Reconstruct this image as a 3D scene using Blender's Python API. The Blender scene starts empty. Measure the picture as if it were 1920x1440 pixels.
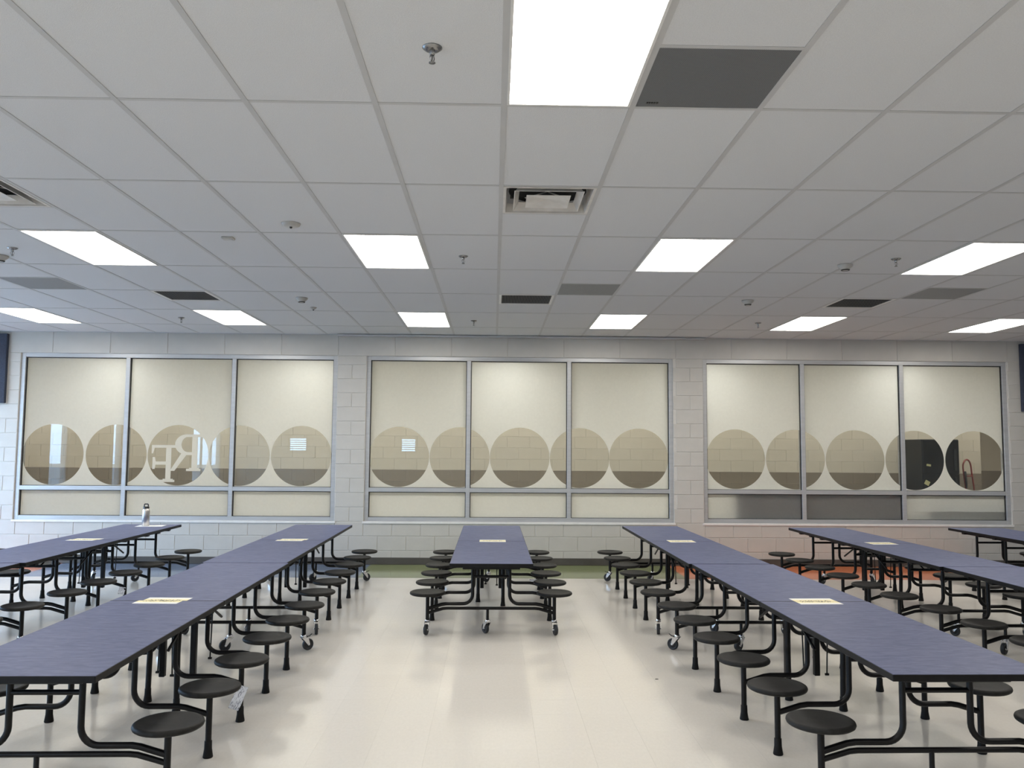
import bpy, bmesh, math, random
from mathutils import Vector, Matrix
random.seed(7)
scene = bpy.context.scene
COL = scene.collection
PI = math.pi

# ------------------------------------------------------------------ camera
CAM_H = 1.645
F_PX, PITCH, YAW, ROLL = 1571.6, 0.0771994, 0.0216879, 0.00738779
cam_data = bpy.data.cameras.new('camera')
cam = bpy.data.objects.new('camera', cam_data)
COL.objects.link(cam)
cam_data.sensor_fit = 'HORIZONTAL'
cam_data.sensor_width = 36.0
cam_data.lens = F_PX / 1920.0 * 36.0
cam_data.clip_start = 0.05
cam_data.clip_end = 200
_f = Vector((math.sin(YAW) * math.cos(PITCH), math.cos(YAW) * math.cos(PITCH), math.sin(PITCH)))
_r = Vector((math.cos(YAW), -math.sin(YAW), 0))
_u = _r.cross(_f)
_r2 = math.cos(ROLL) * _r + math.sin(ROLL) * _u
_u2 = -math.sin(ROLL) * _r + math.cos(ROLL) * _u
cam.matrix_world = Matrix(((_r2.x, _u2.x, -_f.x, 0), (_r2.y, _u2.y, -_f.y, 0), (_r2.z, _u2.z, -_f.z, CAM_H), (0, 0, 0, 1)))
scene.camera = cam


def in_view(pts, margin=0):
    """does the box of these world points fall inside the photograph's frame (only used to decide which pieces are worth single objects)"""
    us, vs = [], []
    for p in pts:
        d = Vector(p) - Vector((0, 0, CAM_H))
        z = d.dot(_f)
        if z < 0.2:
            continue
        us.append(960 + F_PX * d.dot(_r2) / z)
        vs.append(720 - F_PX * d.dot(_u2) / z)
    if not us:
        return False
    return max(us) > -margin and min(us) < 1920 + margin and max(vs) > -margin and min(vs) < 1440 + margin


# ------------------------------------------------------------------ world, light levels, exposure
LED_STRENGTH = 16.3
LED_COLOR = (1.0, 0.955, 0.885)
CORRIDOR_STRENGTH = 9.5
FILL_STRIP_STRENGTH = 19.5
CORRIDOR_COLOR = (1.0, 0.965, 0.90)
world = bpy.data.worlds.new('overcast_sky')
scene.world = world
world.use_nodes = True
wb = world.node_tree.nodes['Background']
wb.inputs['Color'].default_value = (0.43, 0.65, 1.0, 1)
wb.inputs['Strength'].default_value = 24.0
scene.view_settings.view_transform = 'Standard'
scene.view_settings.look = 'None'
scene.view_settings.exposure = 0.0
scene.view_settings.gamma = 1.0
scene.view_settings.use_curve_mapping = False
scene.cycles.use_denoising = True
scene.cycles.max_bounces = 10
scene.cycles.diffuse_bounces = 6
scene.cycles.glossy_bounces = 4
scene.cycles.transmission_bounces = 6
scene.cycles.transparent_max_bounces = 12
scene.cycles.sample_clamp_indirect = 6.0

# room dimensions (metres)
CEIL = 3.268
GX0, GY0, GW, GD = 0.0359, 3.8626, 0.6096, 1.2192     # ceiling grid origin and cell
YW = 12.05                                             # room face of the far wall
XL, XR, YB = -9.5, 10.0, -6.0
WT = 0.20                                              # wall thickness
YC = 15.2                                              # corridor's far wall

LEFT_WINDOWS = [(-5.4, -2.6), (2.45, 3.0), (5.15, 6.0), (7.3, 11.6)]     # y ranges in the left wall
BACK_WINDOWS = [(-7.35, -6.65), (-3.35, -2.75)]                 # x ranges in the wall behind the camera
WZ0, WZ1 = 0.12, 2.95
BZ0, BZ1 = 1.45, 2.05


def portal(name, loc, rot, sx, sy):
    d = bpy.data.lights.new(name, 'AREA')
    d.shape = 'RECTANGLE'
    d.size, d.size_y = sx, sy
    d.cycles.is_portal = True
    o = bpy.data.objects.new(name, d)
    o.location, o.rotation_euler = loc, rot
    COL.objects.link(o)


for (a, b) in LEFT_WINDOWS:
    portal('window_portal', (XL - 0.12, (a + b) / 2, (WZ0 + WZ1) / 2), (0, -PI / 2, 0), WZ1 - WZ0, b - a)
for (a, b) in BACK_WINDOWS:
    portal('window_portal', ((a + b) / 2, YB - 0.12, (BZ0 + BZ1) / 2), (PI / 2, 0, 0), b - a, BZ1 - BZ0)


# ------------------------------------------------------------------ materials
def new_mat(name):
    m = bpy.data.materials.new(name)
    m.use_nodes = True
    nt = m.node_tree
    return m, nt, nt.nodes['Principled BSDF']


def nd(nt, kind, **kw):
    n = nt.nodes.new(kind)
    for k, v in kw.items():
        setattr(n, k, v)
    return n


def noise_mat(name, c0, c1, scale=8.0, rough=0.5, metallic=0.0, spec=0.5, detail=4.0, bump=0.0, bump_scale=None,
              coords='Object', stretch=(1, 1, 1), coat=0.0, lo=0.3, hi=0.7):
    m, nt, b = new_mat(name)
    tc = nd(nt, 'ShaderNodeTexCoord')
    mp = nd(nt, 'ShaderNodeMapping')
    mp.inputs['Scale'].default_value = stretch
    n = nd(nt, 'ShaderNodeTexNoise')
    n.inputs['Scale'].default_value = scale
    n.inputs['Detail'].default_value = detail
    r = nd(nt, 'ShaderNodeValToRGB')
    r.color_ramp.elements[0].position = lo
    r.color_ramp.elements[1].position = hi
    r.color_ramp.elements[0].color = (*c0, 1)
    r.color_ramp.elements[1].color = (*c1, 1)
    L = nt.links.new
    L(tc.outputs[coords], mp.inputs['Vector'])
    L(mp.outputs[0], n.inputs['Vector'])
    L(n.outputs['Fac'], r.inputs['Fac'])
    L(r.outputs['Color'], b.inputs['Base Color'])
    b.inputs['Roughness'].default_value = rough
    b.inputs['Metallic'].default_value = metallic
    b.inputs['Specular IOR Level'].default_value = spec
    b.inputs['Coat Weight'].default_value = coat
    if bump:
        n2 = nd(nt, 'ShaderNodeTexNoise')
        n2.inputs['Scale'].default_value = bump_scale or scale * 4
        n2.inputs['Detail'].default_value = 3
        L(tc.outputs[coords], n2.inputs['Vector'])
        bp = nd(nt, 'ShaderNodeBump')
        bp.inputs['Strength'].default_value = bump
        bp.inputs['Distance'].default_value = 0.004
        L(n2.outputs['Fac'], bp.inputs['Height'])
        L(bp.outputs[0], b.inputs['Normal'])
    return m


def emit_mat(name, color, strength):
    m, nt, b = new_mat(name)
    e = nd(nt, 'ShaderNodeEmission')
    e.inputs['Color'].default_value = (*color, 1)
    e.inputs['Strength'].default_value = strength
    nt.links.new(e.outputs[0], nt.nodes['Material Output'].inputs['Surface'])
    return m


M = {}
M['block'] = noise_mat('painted_block', (0.425, 0.408, 0.375), (0.462, 0.445, 0.41), 5.0, 0.55, bump=0.25, bump_scale=120, coords='Object')
M['mortar'] = noise_mat('painted_mortar', (0.47, 0.452, 0.417), (0.51, 0.49, 0.455), 20.0, 0.7)
M['lintel'] = noise_mat('painted_lintel', (0.425, 0.408, 0.375), (0.462, 0.445, 0.41), 4.0, 0.6, bump=0.2, bump_scale=110)
M['wall_plain'] = noise_mat('painted_wall', (0.55, 0.54, 0.52), (0.60, 0.59, 0.57), 3.0, 0.6, bump=0.15, bump_scale=90)
M['corridor_cream'] = noise_mat('corridor_cream_paint', (0.53, 0.475, 0.385), (0.58, 0.525, 0.43), 3.0, 0.55, bump=0.2, bump_scale=100)
M['corridor_brown'] = noise_mat('corridor_brown_paint', (0.215, 0.178, 0.132), (0.245, 0.203, 0.155), 3.0, 0.5, bump=0.2, bump_scale=100)
M['corridor_mortar'] = noise_mat('corridor_mortar', (0.48, 0.43, 0.35), (0.52, 0.47, 0.39), 15.0, 0.7)
M['corridor_floor'] = noise_mat('corridor_floor', (0.62, 0.58, 0.51), (0.70, 0.66, 0.59), 30.0, 0.3)
M['ceiling_tile'] = noise_mat('mineral_fibre_tile', (0.56, 0.566, 0.575), (0.605, 0.611, 0.62), 160.0, 0.9, spec=0.2, bump=0.5, bump_scale=260, coords='Object')
M['tee'] = noise_mat('tee_bar_paint', (0.42, 0.42, 0.42), (0.45, 0.45, 0.45), 6.0, 0.5)
M['deck'] = noise_mat('ceiling_deck', (0.3, 0.3, 0.3), (0.34, 0.34, 0.34), 4.0, 0.9)
M['led'] = emit_mat('led_diffuser', LED_COLOR, LED_STRENGTH)
M['corridor_led'] = emit_mat('corridor_led_diffuser', CORRIDOR_COLOR, CORRIDOR_STRENGTH)
M['fill_strip_led'] = emit_mat('corridor_fill_diffuser', CORRIDOR_COLOR, FILL_STRIP_STRENGTH)
M['white_metal'] = noise_mat('white_enamel', (0.60, 0.59, 0.57), (0.66, 0.65, 0.63), 10.0, 0.35)
M['dusty_metal'] = noise_mat('dusty_white_enamel', (0.50, 0.475, 0.44), (0.66, 0.64, 0.61), 7.0, 0.45)
M['duct_dark'] = noise_mat('duct_inside', (0.01, 0.01, 0.01), (0.02, 0.02, 0.02), 10.0, 0.8)
M['aluminium'] = noise_mat('clear_anodised_aluminium', (0.37, 0.375, 0.38), (0.43, 0.435, 0.44), 3.0, 0.42, metallic=0.35, stretch=(1, 1, 12))
M['gasket'] = noise_mat('black_gasket', (0.008, 0.008, 0.009), (0.014, 0.014, 0.015), 20.0, 0.6)
M['base'] = noise_mat('rubber_base', (0.055, 0.049, 0.043), (0.072, 0.065, 0.057), 6.0, 0.45)
M['black_steel'] = noise_mat('black_powder_coat', (0.0028, 0.0028, 0.0030), (0.0048, 0.0048, 0.0052), 30.0, 0.38, spec=0.22)
M['seat'] = noise_mat('charcoal_seat_plastic', (0.0125, 0.0122, 0.0113), (0.0195, 0.019, 0.0177), 40.0, 0.5, spec=0.13, bump=0.2, bump_scale=500)
M['edge'] = noise_mat('black_edge_banding', (0.003, 0.003, 0.0034), (0.0055, 0.0055, 0.006), 30.0, 0.45, spec=0.2)
M['rubber'] = noise_mat('black_rubber', (0.004, 0.004, 0.004), (0.008, 0.008, 0.008), 40.0, 0.65, spec=0.2)
M['wheel'] = noise_mat('grey_caster_rubber', (0.018, 0.020, 0.023), (0.032, 0.035, 0.039), 30.0, 0.5, spec=0.3)
M['chrome'] = noise_mat('zinc_chrome', (0.62, 0.62, 0.63), (0.75, 0.75, 0.76), 14.0, 0.18, metallic=1.0)
M['dull_chrome'] = noise_mat('dull_chrome', (0.20, 0.20, 0.20), (0.30, 0.30, 0.30), 14.0, 0.25, metallic=1.0)
M['steel'] = noise_mat('brushed_steel', (0.48, 0.465, 0.45), (0.66, 0.64, 0.62), 20.0, 0.3, metallic=1.0, stretch=(8, 8, 0.5))
M['black_plastic'] = noise_mat('black_plastic', (0.008, 0.008, 0.008), (0.013, 0.013, 0.013), 30.0, 0.35)
M['sensor_white'] = noise_mat('white_sensor_plastic', (0.38, 0.37, 0.345), (0.44, 0.43, 0.405), 25.0, 0.4)
M['banner'] = noise_mat('slate_fabric', (0.035, 0.042, 0.062), (0.048, 0.056, 0.08), 60.0, 0.85, spec=0.2, bump=0.3, bump_scale=300)
M['paper_white'] = noise_mat('white_paper', (0.72, 0.72, 0.70), (0.80, 0.80, 0.78), 20.0, 0.6)
M['cabinet_black'] = noise_mat('black_enamel', (0.008, 0.008, 0.0072), (0.013, 0.013, 0.0115), 8.0, 0.4, spec=0.2)
M['note_yellow'] = noise_mat('yellow_note', (0.62, 0.58, 0.28), (0.70, 0.66, 0.35), 12.0, 0.7)
M['truck_red'] = noise_mat('red_enamel', (0.22, 0.025, 0.02), (0.28, 0.035, 0.028), 12.0, 0.35)
M['box_brown'] = noise_mat('dark_brown_laminate', (0.045, 0.038, 0.030), (0.065, 0.055, 0.045), 5.0, 0.5, stretch=(1, 1, 6))
M['box_grey'] = noise_mat('grey_laminate', (0.16, 0.155, 0.145), (0.20, 0.195, 0.185), 5.0, 0.5)
M['ground'] = noise_mat('outside_paving', (0.20, 0.20, 0.20), (0.28, 0.28, 0.27), 1.0, 0.9)
M['gypsum'] = noise_mat('corridor_ceiling_paint', (0.62, 0.61, 0.58), (0.66, 0.65, 0.62), 3.0, 0.8)

# blue-grey laminate with a soft drifting fleck
m, nt, b = new_mat('blue_grey_laminate')
L = nt.links.new
tc = nd(nt, 'ShaderNodeTexCoord')
mp = nd(nt, 'ShaderNodeMapping')
mp.inputs['Scale'].default_value = (1.0, 3.2, 1.0)
mp.inputs['Rotation'].default_value = (0, 0, 0.35)
n1 = nd(nt, 'ShaderNodeTexNoise')
n1.inputs['Scale'].default_value = 9.0
n1.inputs['Detail'].default_value = 7.0
n1.inputs['Roughness'].default_value = 0.66
n1.inputs['Distortion'].default_value = 0.7
r = nd(nt, 'ShaderNodeValToRGB')
r.color_ramp.elements[0].position = 0.3
r.color_ramp.elements[1].position = 0.72
r.color_ramp.elements[0].color = (0.056, 0.069, 0.142, 1)
r.color_ramp.elements[1].color = (0.132, 0.147, 0.245, 1)
L(tc.outputs['Object'], mp.inputs[0])
L(mp.outputs[0], n1.inputs['Vector'])
L(n1.outputs['Fac'], r.inputs[0])
L(r.outputs[0], b.inputs['Base Color'])
b.inputs['Roughness'].default_value = 0.45
b.inputs['Specular IOR Level'].default_value = 0.14
M['laminate'] = m

# vinyl composition floor tile: cream field, coloured border by the wall
m, nt, b = new_mat('vinyl_floor_tile')
L = nt.links.new
geo = nd(nt, 'ShaderNodeNewGeometry')
sep = nd(nt, 'ShaderNodeSeparateXYZ')
L(geo.outputs['Position'], sep.inputs[0])
TILE = 0.3048
FTX, FTY = -0.05, YW            # tile grid origin: rows counted back from the wall
# per-tile random tone from the tile's cell number
cell = nd(nt, 'ShaderNodeVectorMath', operation='SUBTRACT')
cell.inputs[1].default_value = (FTX, FTY, 0)
L(geo.outputs['Position'], cell.inputs[0])
div = nd(nt, 'ShaderNodeVectorMath', operation='SCALE')
div.inputs['Scale'].default_value = 1 / TILE
L(cell.outputs[0], div.inputs[0])
flo = nd(nt, 'ShaderNodeVectorMath', operation='FLOOR')
L(div.outputs[0], flo.inputs[0])
wn = nd(nt, 'ShaderNodeTexWhiteNoise', noise_dimensions='2D')
L(flo.outputs[0], wn.inputs['Vector'])
n1 = nd(nt, 'ShaderNodeTexNoise')
n1.inputs['Scale'].default_value = 60.0
n1.inputs['Detail'].default_value = 5.0
n1.inputs['Roughness'].default_value = 0.7
mpf = nd(nt, 'ShaderNodeMapping')
mpf.inputs['Scale'].default_value = (1, 0.45, 1)
L(geo.outputs['Position'], mpf.inputs[0])
L(mpf.outputs[0], n1.inputs['Vector'])
val = nd(nt, 'ShaderNodeMath', operation='MULTIPLY_ADD')      # brightness factor
val.inputs[1].default_value = 0.16
val.inputs[2].default_value = 0.90
L(n1.outputs['Fac'], val.inputs[0])
val2 = nd(nt, 'ShaderNodeMath', operation='MULTIPLY_ADD')
val2.inputs[1].default_value = 0.022
L(wn.outputs['Value'], val2.inputs[0])
L(val.outputs[0], val2.inputs[2])
# colour of the border by x
rx = nd(nt, 'ShaderNodeMapRange')
rx.inputs['From Min'].default_value = -10
rx.inputs['From Max'].default_value = 10
L(sep.outputs['X'], rx.inputs['Value'])
ramp = nd(nt, 'ShaderNodeValToRGB')
ramp.color_ramp.interpolation = 'CONSTANT'
RED, BLUE, GREEN = (0.58, 0.165, 0.062, 1), (0.115, 0.155, 0.235, 1), (0.195, 0.225, 0.105, 1)
els = ramp.color_ramp.elements
els[0].position, els[0].color = 0.0, RED
els[1].position, els[1].color = (-6.03 + 10) / 20, BLUE
e = els.new((-1.79 + 10) / 20); e.color = GREEN
e = els.new((2.45 + 10) / 20); e.color = RED
e = els.new((6.69 + 10) / 20); e.color = BLUE
L(rx.outputs[0], ramp.inputs[0])
gt = nd(nt, 'ShaderNodeMath', operation='GREATER_THAN')
gt.inputs[1].default_value = YW - 4 * TILE
L(sep.outputs['Y'], gt.inputs[0])
mixc = nd(nt, 'ShaderNodeMix', data_type='RGBA')
mixc.inputs['A'].default_value = (0.70, 0.665, 0.605, 1)
L(gt.outputs[0], mixc.inputs['Factor'])
L(ramp.outputs[0], mixc.inputs['B'])
sc = nd(nt, 'ShaderNodeVectorMath', operation='SCALE')
L(mixc.outputs['Result'], sc.inputs[0])
L(val2.outputs[0], sc.inputs['Scale'])
L(sc.outputs[0], b.inputs['Base Color'])
b.inputs['Roughness'].default_value = 0.16
b.inputs['Specular IOR Level'].default_value = 0.6
n3 = nd(nt, 'ShaderNodeTexNoise')
n3.inputs['Scale'].default_value = 3.0
n3.inputs['Detail'].default_value = 3.0
L(geo.outputs['Position'], n3.inputs['Vector'])
rr = nd(nt, 'ShaderNodeMapRange')
rr.inputs['To Min'].default_value = 0.07
rr.inputs['To Max'].default_value = 0.17
L(n3.outputs['Fac'], rr.inputs['Value'])
L(rr.outputs[0], b.inputs['Roughness'])
M['floor_tile'] = m
M['floor_bed'] = noise_mat('floor_adhesive', (0.52, 0.48, 0.42), (0.56, 0.52, 0.46), 20.0, 0.6)

# frosted window film: lets light through scattered, reflects a little
m, nt, b = new_mat('frosted_film')
L = nt.links.new
tr = nd(nt, 'ShaderNodeBsdfTranslucent')
df = nd(nt, 'ShaderNodeBsdfDiffuse')
tc = nd(nt, 'ShaderNodeTexCoord')
n1 = nd(nt, 'ShaderNodeTexNoise')
n1.inputs['Scale'].default_value = 35.0
n1.inputs['Detail'].default_value = 3.0
L(tc.outputs['Object'], n1.inputs['Vector'])
r = nd(nt, 'ShaderNodeValToRGB')
r.color_ramp.elements[0].color = (0.88, 0.88, 0.86, 1)
r.color_ramp.elements[1].color = (0.95, 0.95, 0.93, 1)
L(n1.outputs['Fac'], r.inputs[0])
L(r.outputs[0], tr.inputs['Color'])
df.inputs['Color'].default_value = (0.85, 0.85, 0.83, 1)
mx = nd(nt, 'ShaderNodeMixShader')
mx.inputs[0].default_value = 0.075
L(tr.outputs[0], mx.inputs[1])
L(df.outputs[0], mx.inputs[2])
L(mx.outputs[0], nt.nodes['Material Output'].inputs['Surface'])
M['film'] = m

# clear glazing
m, nt, b = new_mat('clear_glass')
L = nt.links.new
tp = nd(nt, 'ShaderNodeBsdfTransparent')
tp.inputs['Color'].default_value = (0.90, 0.915, 0.90, 1)
gl = nd(nt, 'ShaderNodeBsdfGlossy')
gl.inputs['Roughness'].default_value = 0.01
# Fresnel reflectance of a thin pane (same from both faces): 0.04 + 0.96 (1 - cos)^5
gg = nd(nt, 'ShaderNodeNewGeometry')
dt = nd(nt, 'ShaderNodeVectorMath', operation='DOT_PRODUCT')
L(gg.outputs['Normal'], dt.inputs[0]); L(gg.outputs['Incoming'], dt.inputs[1])
ab = nd(nt, 'ShaderNodeMath', operation='ABSOLUTE'); L(dt.outputs['Value'], ab.inputs[0])
om = nd(nt, 'ShaderNodeMath', operation='SUBTRACT'); om.inputs[0].default_value = 1.0; L(ab.outputs[0], om.inputs[1])
pw = nd(nt, 'ShaderNodeMath', operation='POWER'); pw.inputs[1].default_value = 5.0; L(om.outputs[0], pw.inputs[0])
fr = nd(nt, 'ShaderNodeMath', operation='MULTIPLY_ADD'); fr.inputs[1].default_value = 0.96; fr.inputs[2].default_value = 0.04; L(pw.outputs[0], fr.inputs[0])
mx = nd(nt, 'ShaderNodeMixShader')
L(fr.outputs[0], mx.inputs[0])
L(tp.outputs[0], mx.inputs[1])
L(gl.outputs[0], mx.inputs[2])
L(mx.outputs[0], nt.nodes['Material Output'].inputs['Surface'])
M['glass'] = m

# perforated metal: fine rows of round holes (flat punched sheet)
def perforated(name, c_metal, c_hole, pitch=0.0062):
    m, nt, b = new_mat(name)
    L = nt.links.new
    tc = nd(nt, 'ShaderNodeTexCoord')
    mp = nd(nt, 'ShaderNodeMapping')
    mp.inputs['Rotation'].default_value = (0, 0, PI / 4)
    mp.inputs['Scale'].default_value = (1 / pitch,) * 3
    L(tc.outputs['Object'], mp.inputs[0])
    fr = nd(nt, 'ShaderNodeVectorMath', operation='FRACTION')
    L(mp.outputs[0], fr.inputs[0])
    sb = nd(nt, 'ShaderNodeVectorMath', operation='SUBTRACT')
    sb.inputs[1].default_value = (0.5, 0.5, 0.5)
    L(fr.outputs[0], sb.inputs[0])
    sx = nd(nt, 'ShaderNodeSeparateXYZ')
    L(sb.outputs[0], sx.inputs[0])
    cb = nd(nt, 'ShaderNodeCombineXYZ')
    L(sx.outputs[0], cb.inputs[0])
    L(sx.outputs[1], cb.inputs[1])
    ln = nd(nt, 'ShaderNodeVectorMath', operation='LENGTH')
    L(cb.outputs[0], ln.inputs[0])
    gt = nd(nt, 'ShaderNodeMath', operation='GREATER_THAN')
    gt.inputs[1].default_value = 0.33
    L(ln.outputs['Value'], gt.inputs[0])
    mx = nd(nt, 'ShaderNodeMix', data_type='RGBA')
    mx.inputs['A'].default_value = (*c_hole, 1)
    mx.inputs['B'].default_value = (*c_metal, 1)
    L(gt.outputs[0], mx.inputs['Factor'])
    L(mx.outputs['Result'], b.inputs['Base Color'])
    b.inputs['Roughness'].default_value = 0.5
    return m


M['perf_dark'] = perforated('perforated_dark_metal', (0.155, 0.163, 0.168), (0.015, 0.015, 0.016))
M['perf_grey'] = perforated('perforated_grey_metal', (0.27, 0.28, 0.285), (0.06, 0.06, 0.06), 0.008)
M['perf_black'] = perforated('eggcrate_dark', (0.16, 0.155, 0.15), (0.02, 0.02, 0.02), 0.012)

# printed sheet: white margins, yellow band and a line of dark marks too small to read
m, nt, b = new_mat('printed_sheet')
L = nt.links.new
tc = nd(nt, 'ShaderNodeTexCoord')
sx = nd(nt, 'ShaderNodeSeparateXYZ')
L(tc.outputs['Object'], sx.inputs[0])
ab = nd(nt, 'ShaderNodeMath', operation='ABSOLUTE')
L(sx.outputs['Y'], ab.inputs[0])
band = nd(nt, 'ShaderNodeMath', operation='LESS_THAN')
band.inputs[1].default_value = 0.055
L(ab.outputs[0], band.inputs[0])
mx = nd(nt, 'ShaderNodeMix', data_type='RGBA')
mx.inputs['A'].default_value = (0.80, 0.79, 0.74, 1)
mx.inputs['B'].default_value = (0.80, 0.71, 0.40, 1)
L(band.outputs[0], mx.inputs['Factor'])
lt = nd(nt, 'ShaderNodeMath', operation='LESS_THAN')
lt.inputs[1].default_value = 0.033
L(ab.outputs[0], lt.inputs[0])
ax = nd(nt, 'ShaderNodeMath', operation='ABSOLUTE')
L(sx.outputs['X'], ax.inputs[0])
lx = nd(nt, 'ShaderNodeMath', operation='LESS_THAN')
lx.inputs[1].default_value = 0.105
L(ax.outputs[0], lx.inputs[0])
n1 = nd(nt, 'ShaderNodeTexNoise')
n1.inputs['Scale'].default_value = 75
n1.inputs['Detail'].default_value = 0
L(tc.outputs['Object'], n1.inputs['Vector'])
g = nd(nt, 'ShaderNodeMath', operation='GREATER_THAN')
g.inputs[1].default_value = 0.54
L(n1.outputs['Fac'], g.inputs[0])
m1 = nd(nt, 'ShaderNodeMath', operation='MULTIPLY')
L(lt.outputs[0], m1.inputs[0]); L(lx.outputs[0], m1.inputs[1])
m2 = nd(nt, 'ShaderNodeMath', operation='MULTIPLY')
L(m1.outputs[0], m2.inputs[0]); L(g.outputs[0], m2.inputs[1])
mx2 = nd(nt, 'ShaderNodeMix', data_type='RGBA')
mx2.inputs['B'].default_value = (0.05, 0.045, 0.03, 1)
L(m2.outputs[0], mx2.inputs['Factor'])
L(mx.outputs['Result'], mx2.inputs['A'])
L(mx2.outputs['Result'], b.inputs['Base Color'])
b.inputs['Roughness'].default_value = 0.45
M['print'] = m

# care tag: white with grey printed lines
m, nt, b = new_mat('printed_tag')
L = nt.links.new
tc = nd(nt, 'ShaderNodeTexCoord')
n1 = nd(nt, 'ShaderNodeTexNoise')
n1.inputs['Scale'].default_value = 60
n1.inputs['Detail'].default_value = 2
mpt = nd(nt, 'ShaderNodeMapping')
mpt.inputs['Scale'].default_value = (3.0, 1.0, 0.7)
L(tc.outputs['Object'], mpt.inputs[0])
L(mpt.outputs[0], n1.inputs['Vector'])
r = nd(nt, 'ShaderNodeValToRGB')
r.color_ramp.elements[0].position, r.color_ramp.elements[0].color = 0.36, (0.22, 0.23, 0.28, 1)
r.color_ramp.elements[1].position, r.color_ramp.elements[1].color = 0.48, (0.72, 0.74, 0.79, 1)
L(n1.outputs['Fac'], r.inputs[0])
L(r.outputs[0], b.inputs['Base Color'])
b.inputs['Roughness'].default_value = 0.5
M['tag'] = m


# ------------------------------------------------------------------ mesh helpers
class MB:
    def __init__(self):
        self.v, self.f, self.s = [], [], []

    def add(self, verts, faces, smooth=False):
        o = len(self.v)
        self.v += [tuple(p) for p in verts]
        self.f += [tuple(i + o for i in f) for f in faces]
        self.s += [smooth] * len(faces)
        return self

    def box(self, x0, x1, y0, y1, z0, z1):
        v = [(x0, y0, z0), (x1, y0, z0), (x1, y1, z0), (x0, y1, z0), (x0, y0, z1), (x1, y0, z1), (x1, y1, z1), (x0, y1, z1)]
        return self.add(v, [(3, 2, 1, 0), (4, 5, 6, 7), (0, 1, 5, 4), (1, 2, 6, 5), (2, 3, 7, 6), (3, 0, 4, 7)])

    def cbox(self, x0, x1, y0, y1, z0, z1, c=0.003):
        """box with chamfered edges"""
        bm = bmesh.new()
        bmesh.ops.create_cube(bm, size=1)
        for v in bm.verts:
            v.co = ((x0 + x1) / 2 + v.co.x * (x1 - x0), (y0 + y1) / 2 + v.co.y * (y1 - y0), (z0 + z1) / 2 + v.co.z * (z1 - z0))
        bmesh.ops.bevel(bm, geom=bm.edges[:], offset=c, segments=1, affect='EDGES')
        bm.verts.index_update()
        self.add([v.co[:] for v in bm.verts], [[v.index for v in f.verts] for f in bm.faces])
        bm.free()
        return self

    def tube(self, path, r, n=10, cap=True):
        """round tube swept along a path of points"""
        P = [Vector(p) for p in path]
        rings = []
        prev = None
        for i, p in enumerate(P):
            t = ((P[i] - P[i - 1]).normalized() if i else Vector()) + ((P[i + 1] - P[i]).normalized() if i < len(P) - 1 else Vector())
            t.normalize()
            if prev is None:
                a = Vector((0, 0, 1)) if abs(t.z) < 0.9 else Vector((0, 1, 0))
                x = t.cross(a).normalized()
            else:
                x = (prev - t * prev.dot(t)).normalized()
            prev = x
            y = t.cross(x)
            rr = r[i] if isinstance(r, (list, tuple)) else r
            k = 1.0
            if 0 < i < len(P) - 1:
                c = (P[i] - P[i - 1]).normalized().dot(t)
                k = 1 / max(c, 0.6)
            rings.append([p + (x * math.cos(2 * PI * j / n) + y * math.sin(2 * PI * j / n)) * rr * (1 if k < 1.0001 else 1 + (k - 1) * 0.5) for j in range(n)])
        v = [q for rg in rings for q in rg]
        f = []
        for i in range(len(P) - 1):
            for j in range(n):
                f.append((i * n + j, i * n + (j + 1) % n, (i + 1) * n + (j + 1) % n, (i + 1) * n + j))
        self.add(v, f, True)
        if cap:
            m_ = len(P) - 1
            self.add([v[j] for j in range(n)], [tuple(reversed(range(n)))])
            self.add([v[m_ * n + j] for j in range(n)], [tuple(range(n))])
        return self

    def lathe(self, prof, n=24, axis='z', c=(0, 0, 0), smooth=True):
        """profile of (radius, height) turned about an axis through c"""
        v, f = [], []
        k = len(prof)
        for j in range(n):
            a = 2 * PI * j / n
            for (r, h) in prof:
                if axis == 'z':
                    p = (c[0] + r * math.cos(a), c[1] + r * math.sin(a), c[2] + h)
                elif axis == 'x':
                    p = (c[0] + h, c[1] + r * math.cos(a), c[2] + r * math.sin(a))
                else:
                    p = (c[0] + r * math.sin(a), c[1] + h, c[2] + r * math.cos(a))
                v.append(p)
        for j in range(n):
            for i in range(k - 1):
                a, b_ = j * k + i, ((j + 1) % n) * k + i
                f.append((a, b_, b_ + 1, a + 1))
        self.add(v, f, smooth)
        return self

    def mesh(self, name, mat):
        me = bpy.data.meshes.new(name)
        me.from_pydata(self.v, [], self.f)
        me.polygons.foreach_set('use_smooth', self.s)
        me.materials.append(mat)
        me.update()
        return me

    def build(self, name, mat, parent=None, loc=(0, 0, 0), rot=(0, 0, 0)):
        return place(name, self.mesh(name, mat), parent, loc, rot)


def place(name, mesh, parent=None, loc=(0, 0, 0), rot=(0, 0, 0)):
    o = bpy.data.objects.new(name, mesh)
    o.location, o.rotation_euler = loc, rot
    if parent is not None:
        o.parent = parent
    COL.objects.link(o)
    return o


def thing(name, label, cat, loc=(0, 0, 0), rotz=0.0, group=None):
    o = bpy.data.objects.new(name, None)
    o.empty_display_size = 0.1
    o.location, o.rotation_euler = loc, (0, 0, rotz)
    COL.objects.link(o)
    return tag(o, label, cat, group)


def tag(o, label, cat, group=None):
    o['label'], o['category'] = label, cat
    if group:
        o['group'] = group
    return o


def structure(o, label=None):
    o['kind'] = 'structure'
    if label:
        o['label'] = label
    return o


def copy_tree(o, parent=None):
    c = o.copy()
    COL.objects.link(c)
    c.parent = parent
    for ch in list(o.children):
        copy_tree(ch, c)
    return c


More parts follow.
